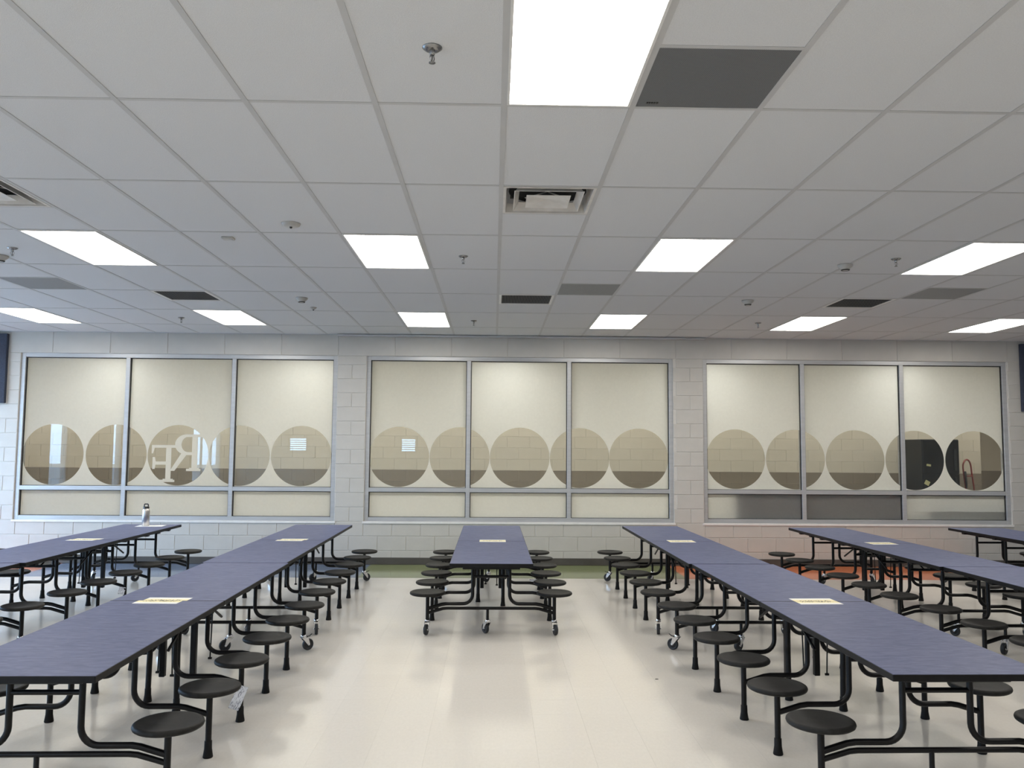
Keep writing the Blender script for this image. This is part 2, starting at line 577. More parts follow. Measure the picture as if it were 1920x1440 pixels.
def arc(p0, corner, p1, r, n=6):
    """fillet of radius r at a corner between two straight runs"""
    a = (Vector(p0) - Vector(corner)).normalized()
    b_ = (Vector(p1) - Vector(corner)).normalized()
    ang = a.angle(b_)
    d = r / math.tan(ang / 2)
    cen = Vector(corner) + (a + b_).normalized() * (r / math.sin(ang / 2))
    s, e = Vector(corner) + a * d - cen, Vector(corner) + b_ * d - cen
    out = []
    tot = s.angle(e)
    ax = s.cross(e).normalized()
    for i in range(n + 1):
        out.append(cen + Matrix.Rotation(tot * i / n, 3, ax) @ s)
    return out


# ------------------------------------------------------------------ floor
floor = structure(MB().box(XL - WT, XR + WT, YB - WT, YW, -0.10, -0.002).build('floor', M['floor_bed']), 'cream vinyl tile floor with a coloured border by the wall')
floor_tile_mesh = MB().box(-TILE / 2 + 0.0002, TILE / 2 - 0.0002, -TILE / 2 + 0.0002, TILE / 2 - 0.0002, -0.004, 0.0).mesh('floor_tile', M['floor_tile'])
cells = []
ix0, ix1 = math.ceil((XL - FTX) / TILE), math.floor((XR - FTX) / TILE)
iy0, iy1 = math.ceil((YB - FTY) / TILE), 0
for ix in range(ix0, ix1):
    for iy in range(iy0, iy1):
        cells.append((FTX + (ix + 0.5) * TILE, FTY + (iy + 0.5) * TILE))
seen = [c for c in cells if in_view([(c[0] + sx * TILE / 2, c[1] + sy * TILE / 2, 0) for sx in (-1, 1) for sy in (-1, 1)], -4) and c[1] > 3.5]
# the tiles that show largest: the nearest ones that the tables leave open to view
open_aisle = sorted(seen, key=lambda c: (c[1] + (1.2 if abs(c[0]) > 1.45 else 0.0)))[:290]
single = set(open_aisle)
for (x, y) in open_aisle:
    place('floor_tile', floor_tile_mesh, floor, (x, y, 0))
mb = MB()
for (x, y) in cells:
    if (x, y) not in single:
        g_ = 0.0002
        mb.box(x - TILE / 2 + g_, x + TILE / 2 - g_, y - TILE / 2 + g_, y + TILE / 2 - g_, -0.004, 0.0)
o = mb.build('floor_tile_field', M['floor_tile'], floor)
o['kind'] = 'stuff'

# ------------------------------------------------------------------ far wall with its three windows
WINDOWS = [(-6.75, -2.25, (-5.24, -3.73)), (-1.83, 2.595, (-0.36, 1.09)), (3.03, 7.50, (4.49, 5.95))]
SILL, HEAD, TRANSOM = 0.600, 2.965, 1.050
mb = MB()
zmax = CEIL + 0.25
Yc = YW + 0.006       # mortar face, blocks stand proud of it
mb.box(XL - WT, 13.2, Yc, YW + WT, 0, SILL)
mb.box(XL - WT, 13.2, Yc, YW + WT, HEAD, zmax)
edges = [XL - WT] + [e for w in WINDOWS for e in w[:2]] + [13.2]
for i in range(0, len(edges), 2):
    mb.box(edges[i], edges[i + 1], Yc, YW + WT, SILL, HEAD)
wall_far = structure(mb.build('wall_far', M['mortar']), 'painted concrete block wall with three wide interior windows')
COURSE, BLEN = 0.2032, 0.4064
_cache = {}


def block(x0, x1, z0, z1, mat='block', name='block', parent=wall_far, y=YW, depth=0.03, gap=0.0025, cc=0.004):
    w, h = x1 - x0 - 2 * gap, z1 - z0 - 2 * gap
    if w < 0.03 or h < 0.03:
        return
    key = (round(w, 3), round(h, 3), mat, depth, cc)
    if key not in _cache:
        bm = bmesh.new()
        bmesh.ops.create_cube(bm, size=1)
        for v in bm.verts:
            v.co = (v.co.x * w, v.co.y * depth + depth / 2, v.co.z * h)
        ed = [e for e in bm.edges if all(v.co.y < 0.001 for v in e.verts)]
        bmesh.ops.bevel(bm, geom=ed, offset=cc, segments=1, affect='EDGES')
        me = bpy.data.meshes.new(name)
        bm.to_mesh(me)
        bm.free()
        me.materials.append(M[mat])
        _cache[key] = me
    place(name, _cache[key], parent, ((x0 + x1) / 2, y, (z0 + z1) / 2))


def spans(z0, z1):
    """free x ranges of the far wall between two heights"""
    if z1 <= SILL + 0.02 or z0 >= HEAD - 0.02:
        return [(XL, XR)]
    return [(edges[0] + WT, edges[1]), (edges[2], edges[3]), (edges[4], edges[5]), (edges[6], XR)]


rest = MB()
PHASE = WINDOWS[1][0] - 0.005
levels = [0.0] + [SILL - 0.2032 * k for k in (2, 1, 0)] + [SILL + COURSE * k for k in range(1, 12)] + [HEAD, CEIL + 0.01]
for k in range(len(levels) - 1):
    z0, z1 = levels[k], levels[k + 1]
    if z1 - z0 < 0.015:
        continue
    header = z0 >= HEAD - 0.01
    bl = BLEN * 2 if header else BLEN
    off = (k % 2) * bl / 2
    for (a, b_) in spans(z0, z1):
        n0 = math.floor((a - PHASE - off) / bl)
        x = PHASE + off + n0 * bl
        while x < b_ - 0.03:
            xa, xb = max(x, a), min(x + bl, b_)
            if xb - xa > 0.06:
                if in_view([(xa, YW, z0), (xb, YW, z0), (xa, YW, z1), (xb, YW, z1)], -2):
                    block(xa, xb, z0, z1, 'lintel' if header else 'block', 'block')
                else:
                    rest.box(xa + 0.0025, xb - 0.0025, YW, YW + 0.02, z0 + 0.0025, z1 - 0.0025)
            x += bl
o = rest.build('block_field', M['block'], wall_far)
o['kind'] = 'stuff'

baseboard = structure(MB().cbox(XL, XR, YW - 0.012, YW - 0.0005, 0, 0.10, 0.004).build('baseboard_far', M['base']), 'dark brown rubber wall base')
# slim trim where ceiling and far wall meet
structure(MB().cbox(-2.25, 3.05, YW - 0.11, YW - 0.002, CEIL - 0.030, CEIL - 0.004, 0.004).build('trim_1', M['tee']), 'grey trim strip along the top of the middle wall')
structure(MB().box(XL, XR, YW - 0.022, YW - 0.001, CEIL - 0.004, CEIL + 0.02).build('trim_2', M['tee']), 'wall angle under the ceiling edge')
# white ledge blocks under the windows
for i, (a, b_, ms) in enumerate(WINDOWS):
    structure(MB().cbox(a - 0.02, b_ + 0.02, YW - 0.012, YW + 0.08, SILL - 0.028, SILL + 0.004, 0.004).build('trim_%d' % (3 + i), M['white_metal']), 'pale ledge under the window')

FR = 0.058      # face width of the window frame
YF = YW + 0.022  # room face of the frame
FD = 0.11
CIRC_R, CIRC_Z = 0.430, 1.520
CIRCLES = [[-6.23, -5.345, -4.475, -3.61, -2.735], [-1.345, -0.48, 0.38, 1.24, 2.09], [3.49, 4.36, 5.23, 6.10, 6.975]]
CIRCLES = [[x * 1.0056 for x in row] for row in CIRCLES]


def rf_intervals():
    """the mirrored R and F monogram as thin vertical strips: {x: [(z0, z1), ...]} in metres about the circle centre"""
    S = 0.856 / 1250.0           # traced at 1250 units across the circle, centre (700, 705)

    def inside(px, py):
        def rc(x0, x1, y0, y1):
            return x0 <= px <= x1 and y0 <= py <= y1
        # mirrored F (left)
        if rc(452, 560, 500, 1240): return True                       # stem
        if rc(330, 645, 1215, 1262): return True                      # foot serif
        if rc(400, 610, 1195, 1220) : return True
        if rc(160, 660, 495, 552): return True                        # top bar
        if 152 <= px <= 215 and 495 <= py <= 670 and px <= 215 - (py - 550) * 0.25: return True
        if rc(235, 455, 838, 905): return True                        # middle bar
        if 178 <= px <= 250 and 745 <= py <= 995 and abs(py - 870) < 125 and px <= 215 + 25 * (1 - abs(py - 870) / 125) + 10: return True
        # mirrored R (right)
        if rc(985, 1098, 275, 1030): return True                      # stem
        if rc(875, 1175, 985, 1032): return True                      # foot serif
        if rc(935, 1140, 965, 990): return True
        if rc(860, 1215, 270, 325): return True                       # top serif and bowl top
        if rc(870, 1000, 640, 700): return True                       # bowl bottom
        d_out = ((px - 880) / 250.0) ** 2 + ((py - 480) / 212.0) ** 2
        d_in = ((px - 900) / 135.0) ** 2 + ((py - 480) / 158.0) ** 2
        if px <= 885 and d_out <= 1 and d_in >= 1: return True        # bowl
        # leg runs down-left from the bowl to the F stem
        t = (py - 640) / (1030 - 640.0)
        if 0 <= t <= 1:
            c = 800 + t * (560 - 800)
            if c - 20 <= px <= c + 115 * (1 - 0.35 * t): return True
        return False
    out = []
    step = 4
    for px in range(140, 1228, step):
        run, ivs = None, []
        for py in range(260, 1272, 2):
            ok = inside(px + step / 2, py)
            if ok and run is None:
                run = py
            if not ok and run is not None:
                ivs.append((run, py)); run = None
        if run is not None:
            ivs.append((run, 1272))
        for (a, b_) in ivs:
            out.append(((px - 700) * S, (px + step - 700) * S, (705 - b_) * S, (705 - a) * S))
    return out


def film_mesh(mb, x0, x1, z0, z1, circles, y):
    xs = {x0, x1}
    for c in circles:
        for k in range(97):
            x = c - CIRC_R * math.cos(PI * k / 96)
            if x0 < x < x1:
                xs.add(x)
    xs = sorted(xs)

    def h(x):
        for c in circles:
            d = CIRC_R ** 2 - (x - c) ** 2
            if d > 0:
                return math.sqrt(d)
        return 0.0
    for a, b_ in zip(xs[:-1], xs[1:]):
        if b_ - a < 1e-7:
            continue
        ha, hb = h(a), h(b_)
        mb.add([(a, y, z0), (b_, y, z0), (b_, y, CIRC_Z - hb), (a, y, CIRC_Z - ha)], [(0, 1, 2, 3)])
        mb.add([(a, y, CIRC_Z + ha), (b_, y, CIRC_Z + hb), (b_, y, z1), (a, y, z1)], [(0, 1, 2, 3)])


WLABEL = ['left interior window with five clear circles, one holding a monogram', 'middle interior window with five clear circles in frosted film',
          'right interior window with a black cabinet behind its clear circles']
for wi, (X0, X1, MS) in enumerate(WINDOWS):
    win = bpy.data.objects.new('window_%d' % (wi + 1), None)
    win.location = ((X0 + X1) / 2, YF, SILL)
    COL.objects.link(win)
    structure(win, WLABEL[wi])
    ox, oy, oz = (X0 + X1) / 2, YF, SILL

    def wb_(mbx, name, mat, parent=win):
        mbx.v = [(x - ox, y - oy, z - oz) for (x, y, z) in mbx.v]
        return mbx.build(name, mat, parent)
    zb, zt = SILL + 0.004, HEAD
    wb_(MB().cbox(X0, X0 + FR, YF, YF + FD, zb, zt, 0.002), 'jamb', M['aluminium'])
    wb_(MB().cbox(X1 - FR, X1, YF, YF + FD, zb, zt, 0.002), 'jamb', M['aluminium'])
    wb_(MB().cbox(X0 + FR, X1 - FR, YF, YF + FD, zt - FR, zt, 0.002), 'head_rail', M['aluminium'])
    wb_(MB().cbox(X0 + FR, X1 - FR, YF, YF + FD, zb, zb + FR, 0.002), 'sill_rail', M['aluminium'])
    xs = [X0 + FR / 2] + list(MS) + [X1 - FR / 2]
    for xm in MS:
        wb_(MB().cbox(xm - FR / 2, xm + FR / 2, YF, YF + FD, zb + FR, zt - FR, 0.002), 'mullion', M['aluminium'])
    for k in range(3):
        pa, pb = xs[k] + FR / 2, xs[k + 1] - FR / 2
        wb_(MB().cbox(pa, pb, YF, YF + FD, TRANSOM - FR / 2, TRANSOM + FR / 2, 0.002), 'transom', M['aluminium'])
        for up in (True, False):
            za, zb2 = (TRANSOM + FR / 2, zt - FR) if up else (zb + FR, TRANSOM - FR / 2)
            g_ = 0.010
            yg = YF + 0.045
            pane = wb_(MB().box(pa, pb, yg, yg + 0.006, za, zb2), 'pane', M['glass'])
            gm = MB()
            ya, yb = YF + 0.026, yg - 0.001
            gm.box(pa, pa + g_, ya, yb, za, zb2).box(pb - g_, pb, ya, yb, za, zb2)
            gm.box(pa + g_, pb - g_, ya, yb, za, za + g_ * 0.6).box(pa + g_, pb - g_, ya, yb, zb2 - g_, zb2)
            wb_(gm, 'gasket', M['gasket'], pane)
            fm = MB()
            if up:
                film_mesh(fm, pa + 0.001, pb - 0.001, za + 0.001, zb2 - 0.001, CIRCLES[wi], yg - 0.0008)
            else:
                fm.add([(pa, yg - 0.0008, za), (pb, yg - 0.0008, za), (pb, yg - 0.0008, zb2), (pa, yg - 0.0008, zb2)], [(0, 1, 2, 3)])
            wb_(fm, 'frosted_film', M['film'], pane)
            if up and wi == 0 and k == 1:
                lm = MB()
                cx = CIRCLES[0][2]
                for (a, b_, c, d) in rf_intervals():
                    # only where the circle is clear
                    if max(a * a, b_ * b_) + max(c * c, d * d) > 2 * CIRC_R ** 2:
                        continue
                    mid = (a + b_) / 2
                    hh = math.sqrt(max(CIRC_R ** 2 - mid * mid, 0))
                    c, d = max(c, -hh), min(d, hh)
                    if d <= c:
                        continue
                    lm.add([(cx + a, yg - 0.0008, CIRC_Z + c), (cx + b_, yg - 0.0008, CIRC_Z + c), (cx + b_, yg - 0.0008, CIRC_Z + d), (cx + a, yg - 0.0008, CIRC_Z + d)], [(0, 1, 2, 3)])
                mo = wb_(lm, 'monogram', M['film'], pane)
                mo['label'] = 'frosted mirror-image letters R and F'

# ------------------------------------------------------------------ other walls of the room
def wall_with_windows(name, axis, at, out, lo, hi, wins, label):
    """wall along y (axis x = at) or along x (axis y = at), thickness WT towards out (+1/-1)"""
    t0, t1 = sorted((at, at + out * WT))
    WZ0, WZ1 = (0.12, 2.95) if axis == 'x' else (BZ0, BZ1)
    mb = MB()

    def seg(a, b_, z0, z1):
        if axis == 'x':
            mb.box(t0, t1, a, b_, z0, z1)
        else:
            mb.box(a, b_, t0, t1, z0, z1)
    seg(lo, hi, 0, WZ0 if wins else zmax)
    if wins:
        seg(lo, hi, WZ1, zmax)
        e = [lo] + [q for w in wins for q in w] + [hi]
        for i in range(0, len(e), 2):
            seg(e[i], e[i + 1], WZ0, WZ1)
    return structure(mb.build(name, M['wall_plain']), label)


wall_with_windows('wall_left', 'x', XL, -1, YB, YW, LEFT_WINDOWS, 'painted side wall with daylight windows, outside the picture')
wall_with_windows('wall_right', 'x', XR, 1, YB, YW, [], 'painted side wall outside the picture')
wall_with_windows('wall_back', 'y', YB, -1, XL - WT, XR + WT, BACK_WINDOWS, 'painted wall behind the viewer with two windows')
num = 4
for axis, at, out, wins in (('x', XL, -1, LEFT_WINDOWS), ('y', YB, -1, BACK_WINDOWS)):
    for (a, b_) in wins:
        win = bpy.data.objects.new('window_%d' % num, None)
        COL.objects.link(win)
        structure(win, 'tall daylight window outside the picture')
        num += 1
        mf, mg = MB(), MB()
        WZ0, WZ1 = (0.12, 2.95) if axis == 'x' else (BZ0, BZ1)
        t0, t1 = sorted((at + out * 0.04, at + out * 0.10))

        def bx(mbx, u0, u1, z0, z1, s0=t0, s1=t1):
            if axis == 'x':
                mbx.box(s0, s1, u0, u1, z0, z1)
            else:
                mbx.box(u0, u1, s0, s1, z0, z1)
        bx(mf, a, a + 0.06, WZ0, WZ1); bx(mf, b_ - 0.06, b_, WZ0, WZ1)
        bx(mf, a, b_, WZ0, WZ0 + 0.06); bx(mf, a, b_, WZ1 - 0.06, WZ1)
        nm = 3 if b_ - a > 4 else 2 if b_ - a > 2.2 else 0
        for q in range(1, nm + 1):
            c = a + (b_ - a) * q / (nm + 1)
            bx(mf, c - 0.03, c + 0.03, WZ0, WZ1)
        mf.build('window_frame', M['aluminium'], win)
        if axis == 'y':
            for q in range(1, 8):
                zb_ = WZ0 + (WZ1 - WZ0) * q / 8
                MB().box(a + 0.06, b_ - 0.06, at - 0.035, at - 0.005, zb_ - 0.018, zb_ + 0.012).build('blind_slat', M['white_metal'], win)
        tm = (t0 + t1) / 2
        bx(mg, a + 0.05, b_ - 0.05, WZ0 + 0.05, WZ1 - 0.05, tm - 0.003, tm + 0.003)
        mg.build('pane', M['glass'], win)
structure(MB().box(-60, XL - WT, -60, 60, -0.25, -0.15).box(XL - WT, 40, -60, YB - WT, -0.25, -0.15).build('ground_outside', M['ground']), 'paving outside the daylight windows')

# ------------------------------------------------------------------ corridor behind the windows
XE = 8.92          # where the corridor's far wall ends and the passage deepens
structure(MB().box(XL - WT, 13, YW + WT, 19, -0.1, 0.0).build('floor_corridor', M['corridor_floor']), 'corridor floor beyond the windows')
structure(MB().box(XL - WT, 13, YW + WT, 19, 3.05, 3.2).build('ceiling_corridor', M['gypsum']), 'corridor ceiling beyond the windows')
wc = structure(MB().box(XL - WT, XE, YC + 0.006, YC + 0.2, 0, 3.05).box(XE - 0.2, XE, YC + 0.2, 17.6, 0, 3.05).build('wall_corridor', M['corridor_mortar']), 'corridor block wall, cream above and brown below')
WAINS = 1.255
structure(MB().box(XE - 0.2, 13, 17.6, 17.8, WAINS, 3.05).build('wall_passage', M['corridor_cream']), 'deeper passage wall, cream above')
structure(MB().box(XE - 0.2, 13, 17.595, 17.8, 0, WAINS).build('trim_6', M['corridor_brown']), 'brown painted lower part of the passage wall')
structure(MB().box(13, 13.2, YW, 19, 0, 3.05).build('wall_corridor_end', M['corridor_cream']), 'end wall of the corridor')
structure(MB().box(XL - WT - 0.2, XL - WT, YW, 19, 0, 3.05).build('wall_corridor_start', M['corridor_cream']), 'start wall of the corridor')
cr, cbr = MB(), MB()
zl = [0.0, 0.239, 0.442, 0.645, 0.849, 1.052, WAINS] + [WAINS + COURSE * k for k in range(1, 9)] + [3.05]
for k in range(len(zl) - 1):
    z0, z1 = zl[k], zl[k + 1]
    if z1 - z0 < 0.03:
        continue
    x = XL + (k % 2) * BLEN / 2
    while x < XE - 0.03:
        xb = min(x + BLEN, XE)
        low = z1 <= WAINS + 0.001
        if -8.0 < x and 1.0 < z1 and z0 < 2.05 and xb - x > 0.08:
            block(x, xb, z0, z1, 'corridor_brown' if low else 'corridor_cream', 'block', wc, YC, 0.03, 0.0012, 0.002)
        else:
            (cbr if low else cr).box(x + 0.0025, xb - 0.0025, YC, YC + 0.02, z0 + 0.0025, z1 - 0.0025)
        x += BLEN
for mbx, mt, nm_ in ((cr, 'corridor_cream', 'cream_block_field'), (cbr, 'corridor_brown', 'brown_block_field')):
    o = mbx.build(nm_, M[mt], wc)
    o['kind'] = 'stuff'

GLOW = {-8.2: 'far to the left, beyond the left window', -5.4: 'behind the top of the left window', -2.65: 'behind the pier between left and middle windows',
        0.2: 'glowing behind the top of the middle window', 3.1: 'glowing behind the top left of the right window', 5.9: 'behind the top of the right window',
        8.7: 'beyond the right end of the right window'}
led_q = MB().add([(-0.28, -0.28, 0), (-0.28, 0.28, 0), (0.28, 0.28, 0), (0.28, -0.28, 0)], [(0, 1, 2, 3)]).mesh('diffuser', M['corridor_led'])
fq = MB()
fq.box(-0.305, 0.305, -0.305, -0.28, -0.012, 0.02).box(-0.305, 0.305, 0.28, 0.305, -0.012, 0.02).box(-0.305, -0.28, -0.28, 0.28, -0.012, 0.02).box(0.28, 0.305, -0.28, 0.28, -0.012, 0.02)
fqm = fq.mesh('frame', M['white_metal'])
for x, lab in GLOW.items():
    t = thing('ceiling_light', 'square corridor ceiling light ' + lab, 'ceiling light', (x, 12.80, 3.03), 0, 'corridor ceiling lights')
    place('frame', fqm, t)
    place('diffuser', led_q, t, (0, 0, -0.008))

fill_strip_q = MB().add([(-0.60, -0.12, 0), (-0.60, 0.12, 0), (0.60, 0.12, 0), (0.60, -0.12, 0)], [(0, 1, 2, 3)]).mesh('diffuser', M['fill_strip_led'])
sf = MB().box(-0.62, 0.62, -0.14, -0.12, -0.02, 0.02).box(-0.62, 0.62, 0.12, 0.14, -0.02, 0.02).box(-0.62, -0.60, -0.12, 0.12, -0.02, 0.02).box(0.60, 0.62, -0.12, 0.12, -0.02, 0.02).mesh('frame', M['white_metal'])
for k in range(12):  # added fill strips, never in view: brighten the frosted film more evenly
    t = thing('ceiling_light', 'added unseen fill strip that brightens the frosted window film', 'ceiling light', (-8.3 + 1.75 * k, 14.55, 3.03), 0, 'added corridor fill strips')
    place('frame', sf, t)
    place('diffuser', fill_strip_q, t, (0, 0, -0.012))

# things standing in the corridor
t = thing('storage_cabinet', 'tall black steel cabinet with yellow notes seen through the right clear circles', 'cabinet', (7.50, 14.55, 0))
body = MB().cbox(-0.18, 0.46, -0.34, 0.38, 0.02, 1.86, 0.008).build('body', M['cabinet_black'], t)
d1 = MB().cbox(-0.17, 0.45, -0.365, -0.342, 1.285, 1.85, 0.006).build('door', M['cabinet_black'], t)
d2 = MB().cbox(-0.17, 0.45, -0.365, -0.342, 0.10, 1.272, 0.006).build('door', M['cabinet_black'], t)
MB().cbox(0.36, 0.385, -0.405, -0.366, 1.33, 1.70, 0.005).build('handle', M['black_plastic'], d1)
MB().cbox(0.36, 0.385, -0.405, -0.366, 0.75, 1.22, 0.005).build('handle', M['black_plastic'], d2)
for (x, z, w, h, a) in ((-0.08, 1.42, 0.075, 0.035, 0.15), (-0.115, 1.12, 0.085, 0.075, 0.5)):
    no = MB().box(-w / 2, w / 2, -0.001, 0.001, -h / 2, h / 2).build('note', M['note_yellow'], t, (x, -0.3665, z), (0, a, 0))
    no['label'] = 'small yellow note stuck on the cabinet door'
for sx in (-0.12, 0.39):
    MB().box(sx - 0.03, sx + 0.03, -0.30, 0.34, 0, 0.021).build('foot', M['black_plastic'], t)

t = thing('hand_truck', 'red tubular hand truck leaning beside the black cabinet', 'hand truck', (8.32, 14.40, 0), 0.68)
t.scale = (1, 1, 1.06)
lean = 0.10
for sx, mt in ((-0.17, 'truck_red'), (0.17, 'truck_red')):
    MB().tube([(sx, -0.02, 0.12), (sx, lean, 1.20)], 0.013, 8).build('upright', M[mt], t)
hp = [(-0.17, lean, 1.18), (-0.17, lean + 0.01, 1.30)] + [(-0.17 * math.cos(PI * k / 10), lean + 0.012, 1.30 + 0.13 * math.sin(PI * k / 10)) for k in range(1, 10)] + [(0.17, lean + 0.01, 1.30), (0.17, lean, 1.18)]
MB().tube(hp, 0.014, 8).build('handle', M['truck_red'], t)
for z in (0.35, 0.62, 0.90, 1.16):
    MB().tube([(-0.17, lean * z / 1.2, z), (0.17, lean * z / 1.2, z)], 0.010, 8).build('crossbar', M['truck_red'], t)
MB().tube([(-0.17, 0.08, 1.22), (-0.26, 0.04, 1.23), (-0.27, 0.02, 1.05), (-0.17, 0.06, 0.98)], 0.016, 8).build('side_grip', M['black_plastic'], t)
MB().cbox(-0.20, 0.20, -0.27, 0.0, 0.02, 0.03, 0.003).build('toe_plate', M['black_steel'], t)
for sx in (-0.23, 0.23):
    MB().lathe([(0.02, -0.03), (0.11, -0.03), (0.125, -0.018), (0.125, 0.018), (0.11, 0.03), (0.02, 0.03)], 20, 'x', (sx, 0.08, 0.125)).build('wheel', M['rubber'], t)
MB().tube([(-0.25, 0.08, 0.125), (0.25, 0.08, 0.125)], 0.010, 8).build('axle', M['chrome'], t)

t = thing('storage_counter', 'dark brown counter blurred behind the lower panes of the right window', 'counter', (4.74, 12.50, 0))
MB().cbox(-1.26, 1.20, -0.235, 0.24, 0.04, 1.02, 0.006).build('body', M['box_brown'], t)
MB().cbox(-1.27, 1.21, -0.245, 0.25, 1.02, 1.05, 0.006).build('worktop', M['box_brown'], t)
MB().cbox(-1.26, 1.20, -0.312, -0.2455, 0.63, 1.055, 0.004).build('light_block_panel', M['box_brown'], t)  # added close behind the film to block corridor light and sharpen the dark edge
MB().box(-1.14, 1.16, -0.20, 0.24, 0, 0.041).build('plinth', M['black_plastic'], t)
t = thing('low_cabinet', 'grey low cabinet blurred behind the lower right pane', 'cabinet', (6.90, 12.56, 0))
MB().cbox(-0.62, 0.62, -0.28, 0.25, 0.04, 0.90, 0.006).build('body', M['box_grey'], t)
MB().cbox(-0.63, 0.63, -0.29, 0.26, 0.90, 0.93, 0.006).build('worktop', M['box_grey'], t)
MB().box(-0.6, 0.6, -0.24, 0.24, 0, 0.041).build('plinth', M['black_plastic'], t)

# ------------------------------------------------------------------ ceiling: deck, grid, tiles
ceiling = structure(MB().box(XL - WT, XR + WT, YB - WT, YW + WT, CEIL + 0.25, CEIL + 0.35).build('ceiling', M['deck']), 'suspended ceiling of pale rectangular tiles in a tee-bar grid')


def gx(i): return GX0 + i * GW
def gy(j): return GY0 + j * GD


LIGHT_CELLS = {(-6, 2): 'above the left tables, larger of two there', (-2, 2): 'left of centre, in the middle row',
               (2, 2): 'right of centre, in the middle row', (6, 2): 'cut by the right photo edge, the larger one there',
               (-10, 5): 'cut by the left edge of the photo, near the far wall', (-6, 5): 'in the far row above the left window',
               (-2, 5): 'in the far row, just left of centre', (2, 5): 'in the far row above the middle window',
               (6, 5): 'in the far row above the right window', (10, 5): 'cut by the right photo edge near the far wall',
               (0, -1): 'largest and nearest, cut by the top of the photo'}
HIDDEN_LIGHTS = [(-14, 5), (-10, 2), (10, 2), (-14, 2), (-6, -1), (6, -1), (-12, -1),
                 (-10, -4), (-6, -4), (-2, -4), (2, -4), (6, -4), (-10, -7), (-6, -7), (-2, -7), (2, -7)]
HALF = {}         # half cells taken by other fixtures: (i, j, half) half 0 = near, 1 = far
DIFFUSERS = {(0, 1, 0): 'square four-way air diffuser in the ceiling above the centre table', (-6, 1, 0): 'square air diffuser cut by the left edge of the photo'}
SPEAKERS = {(1, -1, 1): ('perf_dark', 'large perforated dark panel beside the nearest ceiling light'),
            (1, 3, 1): ('perf_grey', 'perforated grey ceiling panel right of the photo centre'),
            (-8, 3, 1): ('perf_grey', 'perforated grey ceiling panel near the left edge of the photo'),
            (7, 3, 1): ('perf_grey', 'perforated grey ceiling panel near the right edge of the photo')}
GRILLES = {(0, 4, 0): 'dark return air grille in the ceiling at the photo centre', (-6, 4, 0): 'dark return air grille in the ceiling on the left',
           (6, 4, 0): 'dark return air grille in the ceiling on the right'}
taken_half = set(DIFFUSERS) | set(SPEAKERS) | set(GRILLES)
taken = set(LIGHT_CELLS) | set(HIDDEN_LIGHTS)
I0, I1 = -16, 16
J0, J1 = -9, 7
TG = 0.006
ZT = CEIL + 0.0026
tile_cache = {}
far = MB()


def ceiling_tile(x0, x1, y0, y1):
    x0, x1, y0, y1 = max(x0, XL), min(x1, XR), max(y0, YB), min(y1, YW)
    if x1 - x0 < 0.05 or y1 - y0 < 0.05:
        return
    w, d = x1 - x0 - 2 * TG, y1 - y0 - 2 * TG
    if in_view([(x, y, CEIL) for x in (x0, x1) for y in (y0, y1)], 0) and y1 > 1.6:
        key = (round(w, 3), round(d, 3))
        if key not in tile_cache:
            tile_cache[key] = MB().cbox(-w / 2, w / 2, -d / 2, d / 2, 0, 0.016, 0.002).mesh('ceiling_tile', M['ceiling_tile'])
        place('ceiling_tile', tile_cache[key], ceiling, ((x0 + x1) / 2, (y0 + y1) / 2, ZT))
    else:
        far.box(x0 + TG, x1 - TG, y0 + TG, y1 - TG, ZT, ZT + 0.016)


for i in range(I0, I1 + 1):
    for j in range(J0, J1):
        if (i, j) in taken:
            continue
        h0, h1 = (i, j, 0) in taken_half, (i, j, 1) in taken_half
        if h0 or h1:
            if not h0:
                ceiling_tile(gx(i), gx(i + 1), gy(j), gy(j) + GD / 2)
            if not h1:
                ceiling_tile(gx(i), gx(i + 1), gy(j) + GD / 2, gy(j + 1))
        else:
            ceiling_tile(gx(i), gx(i + 1), gy(j), gy(j + 1))
o = far.build('ceiling_tile_field', M['ceiling_tile'], ceiling)
o['kind'] = 'stuff'
runner = MB().box(-0.014, 0.014, YB, YW - 0.022, 0, 0.002).box(-0.003, 0.003, YB, YW - 0.022, 0.002, 0.035).mesh('grid_runner', M['tee'])
for i in range(I0 + 1, I1 + 1):
    if XL < gx(i) < XR:
        place('grid_runner', runner, ceiling, (gx(i), 0, CEIL))
tee = MB().box(XL, XR, -0.012, 0.012, 0.0003, 0.0023).box(XL, XR, -0.003, 0.003, 0.0023, 0.03).mesh('cross_tee', M['tee'])
for j in range(J0 + 1, J1):
    if YB < gy(j) < YW:
        place('cross_tee', tee, ceiling, (0, gy(j), CEIL))
htee = MB().box(0, GW, -0.012, 0.012, 0.0003, 0.0023).box(0.02, GW - 0.02, -0.003, 0.003, 0.0023, 0.03).mesh('cross_tee', M['tee'])
for (i, j, h) in taken_half:
    place('cross_tee', htee, ceiling, (gx(i), gy(j) + GD / 2, CEIL))

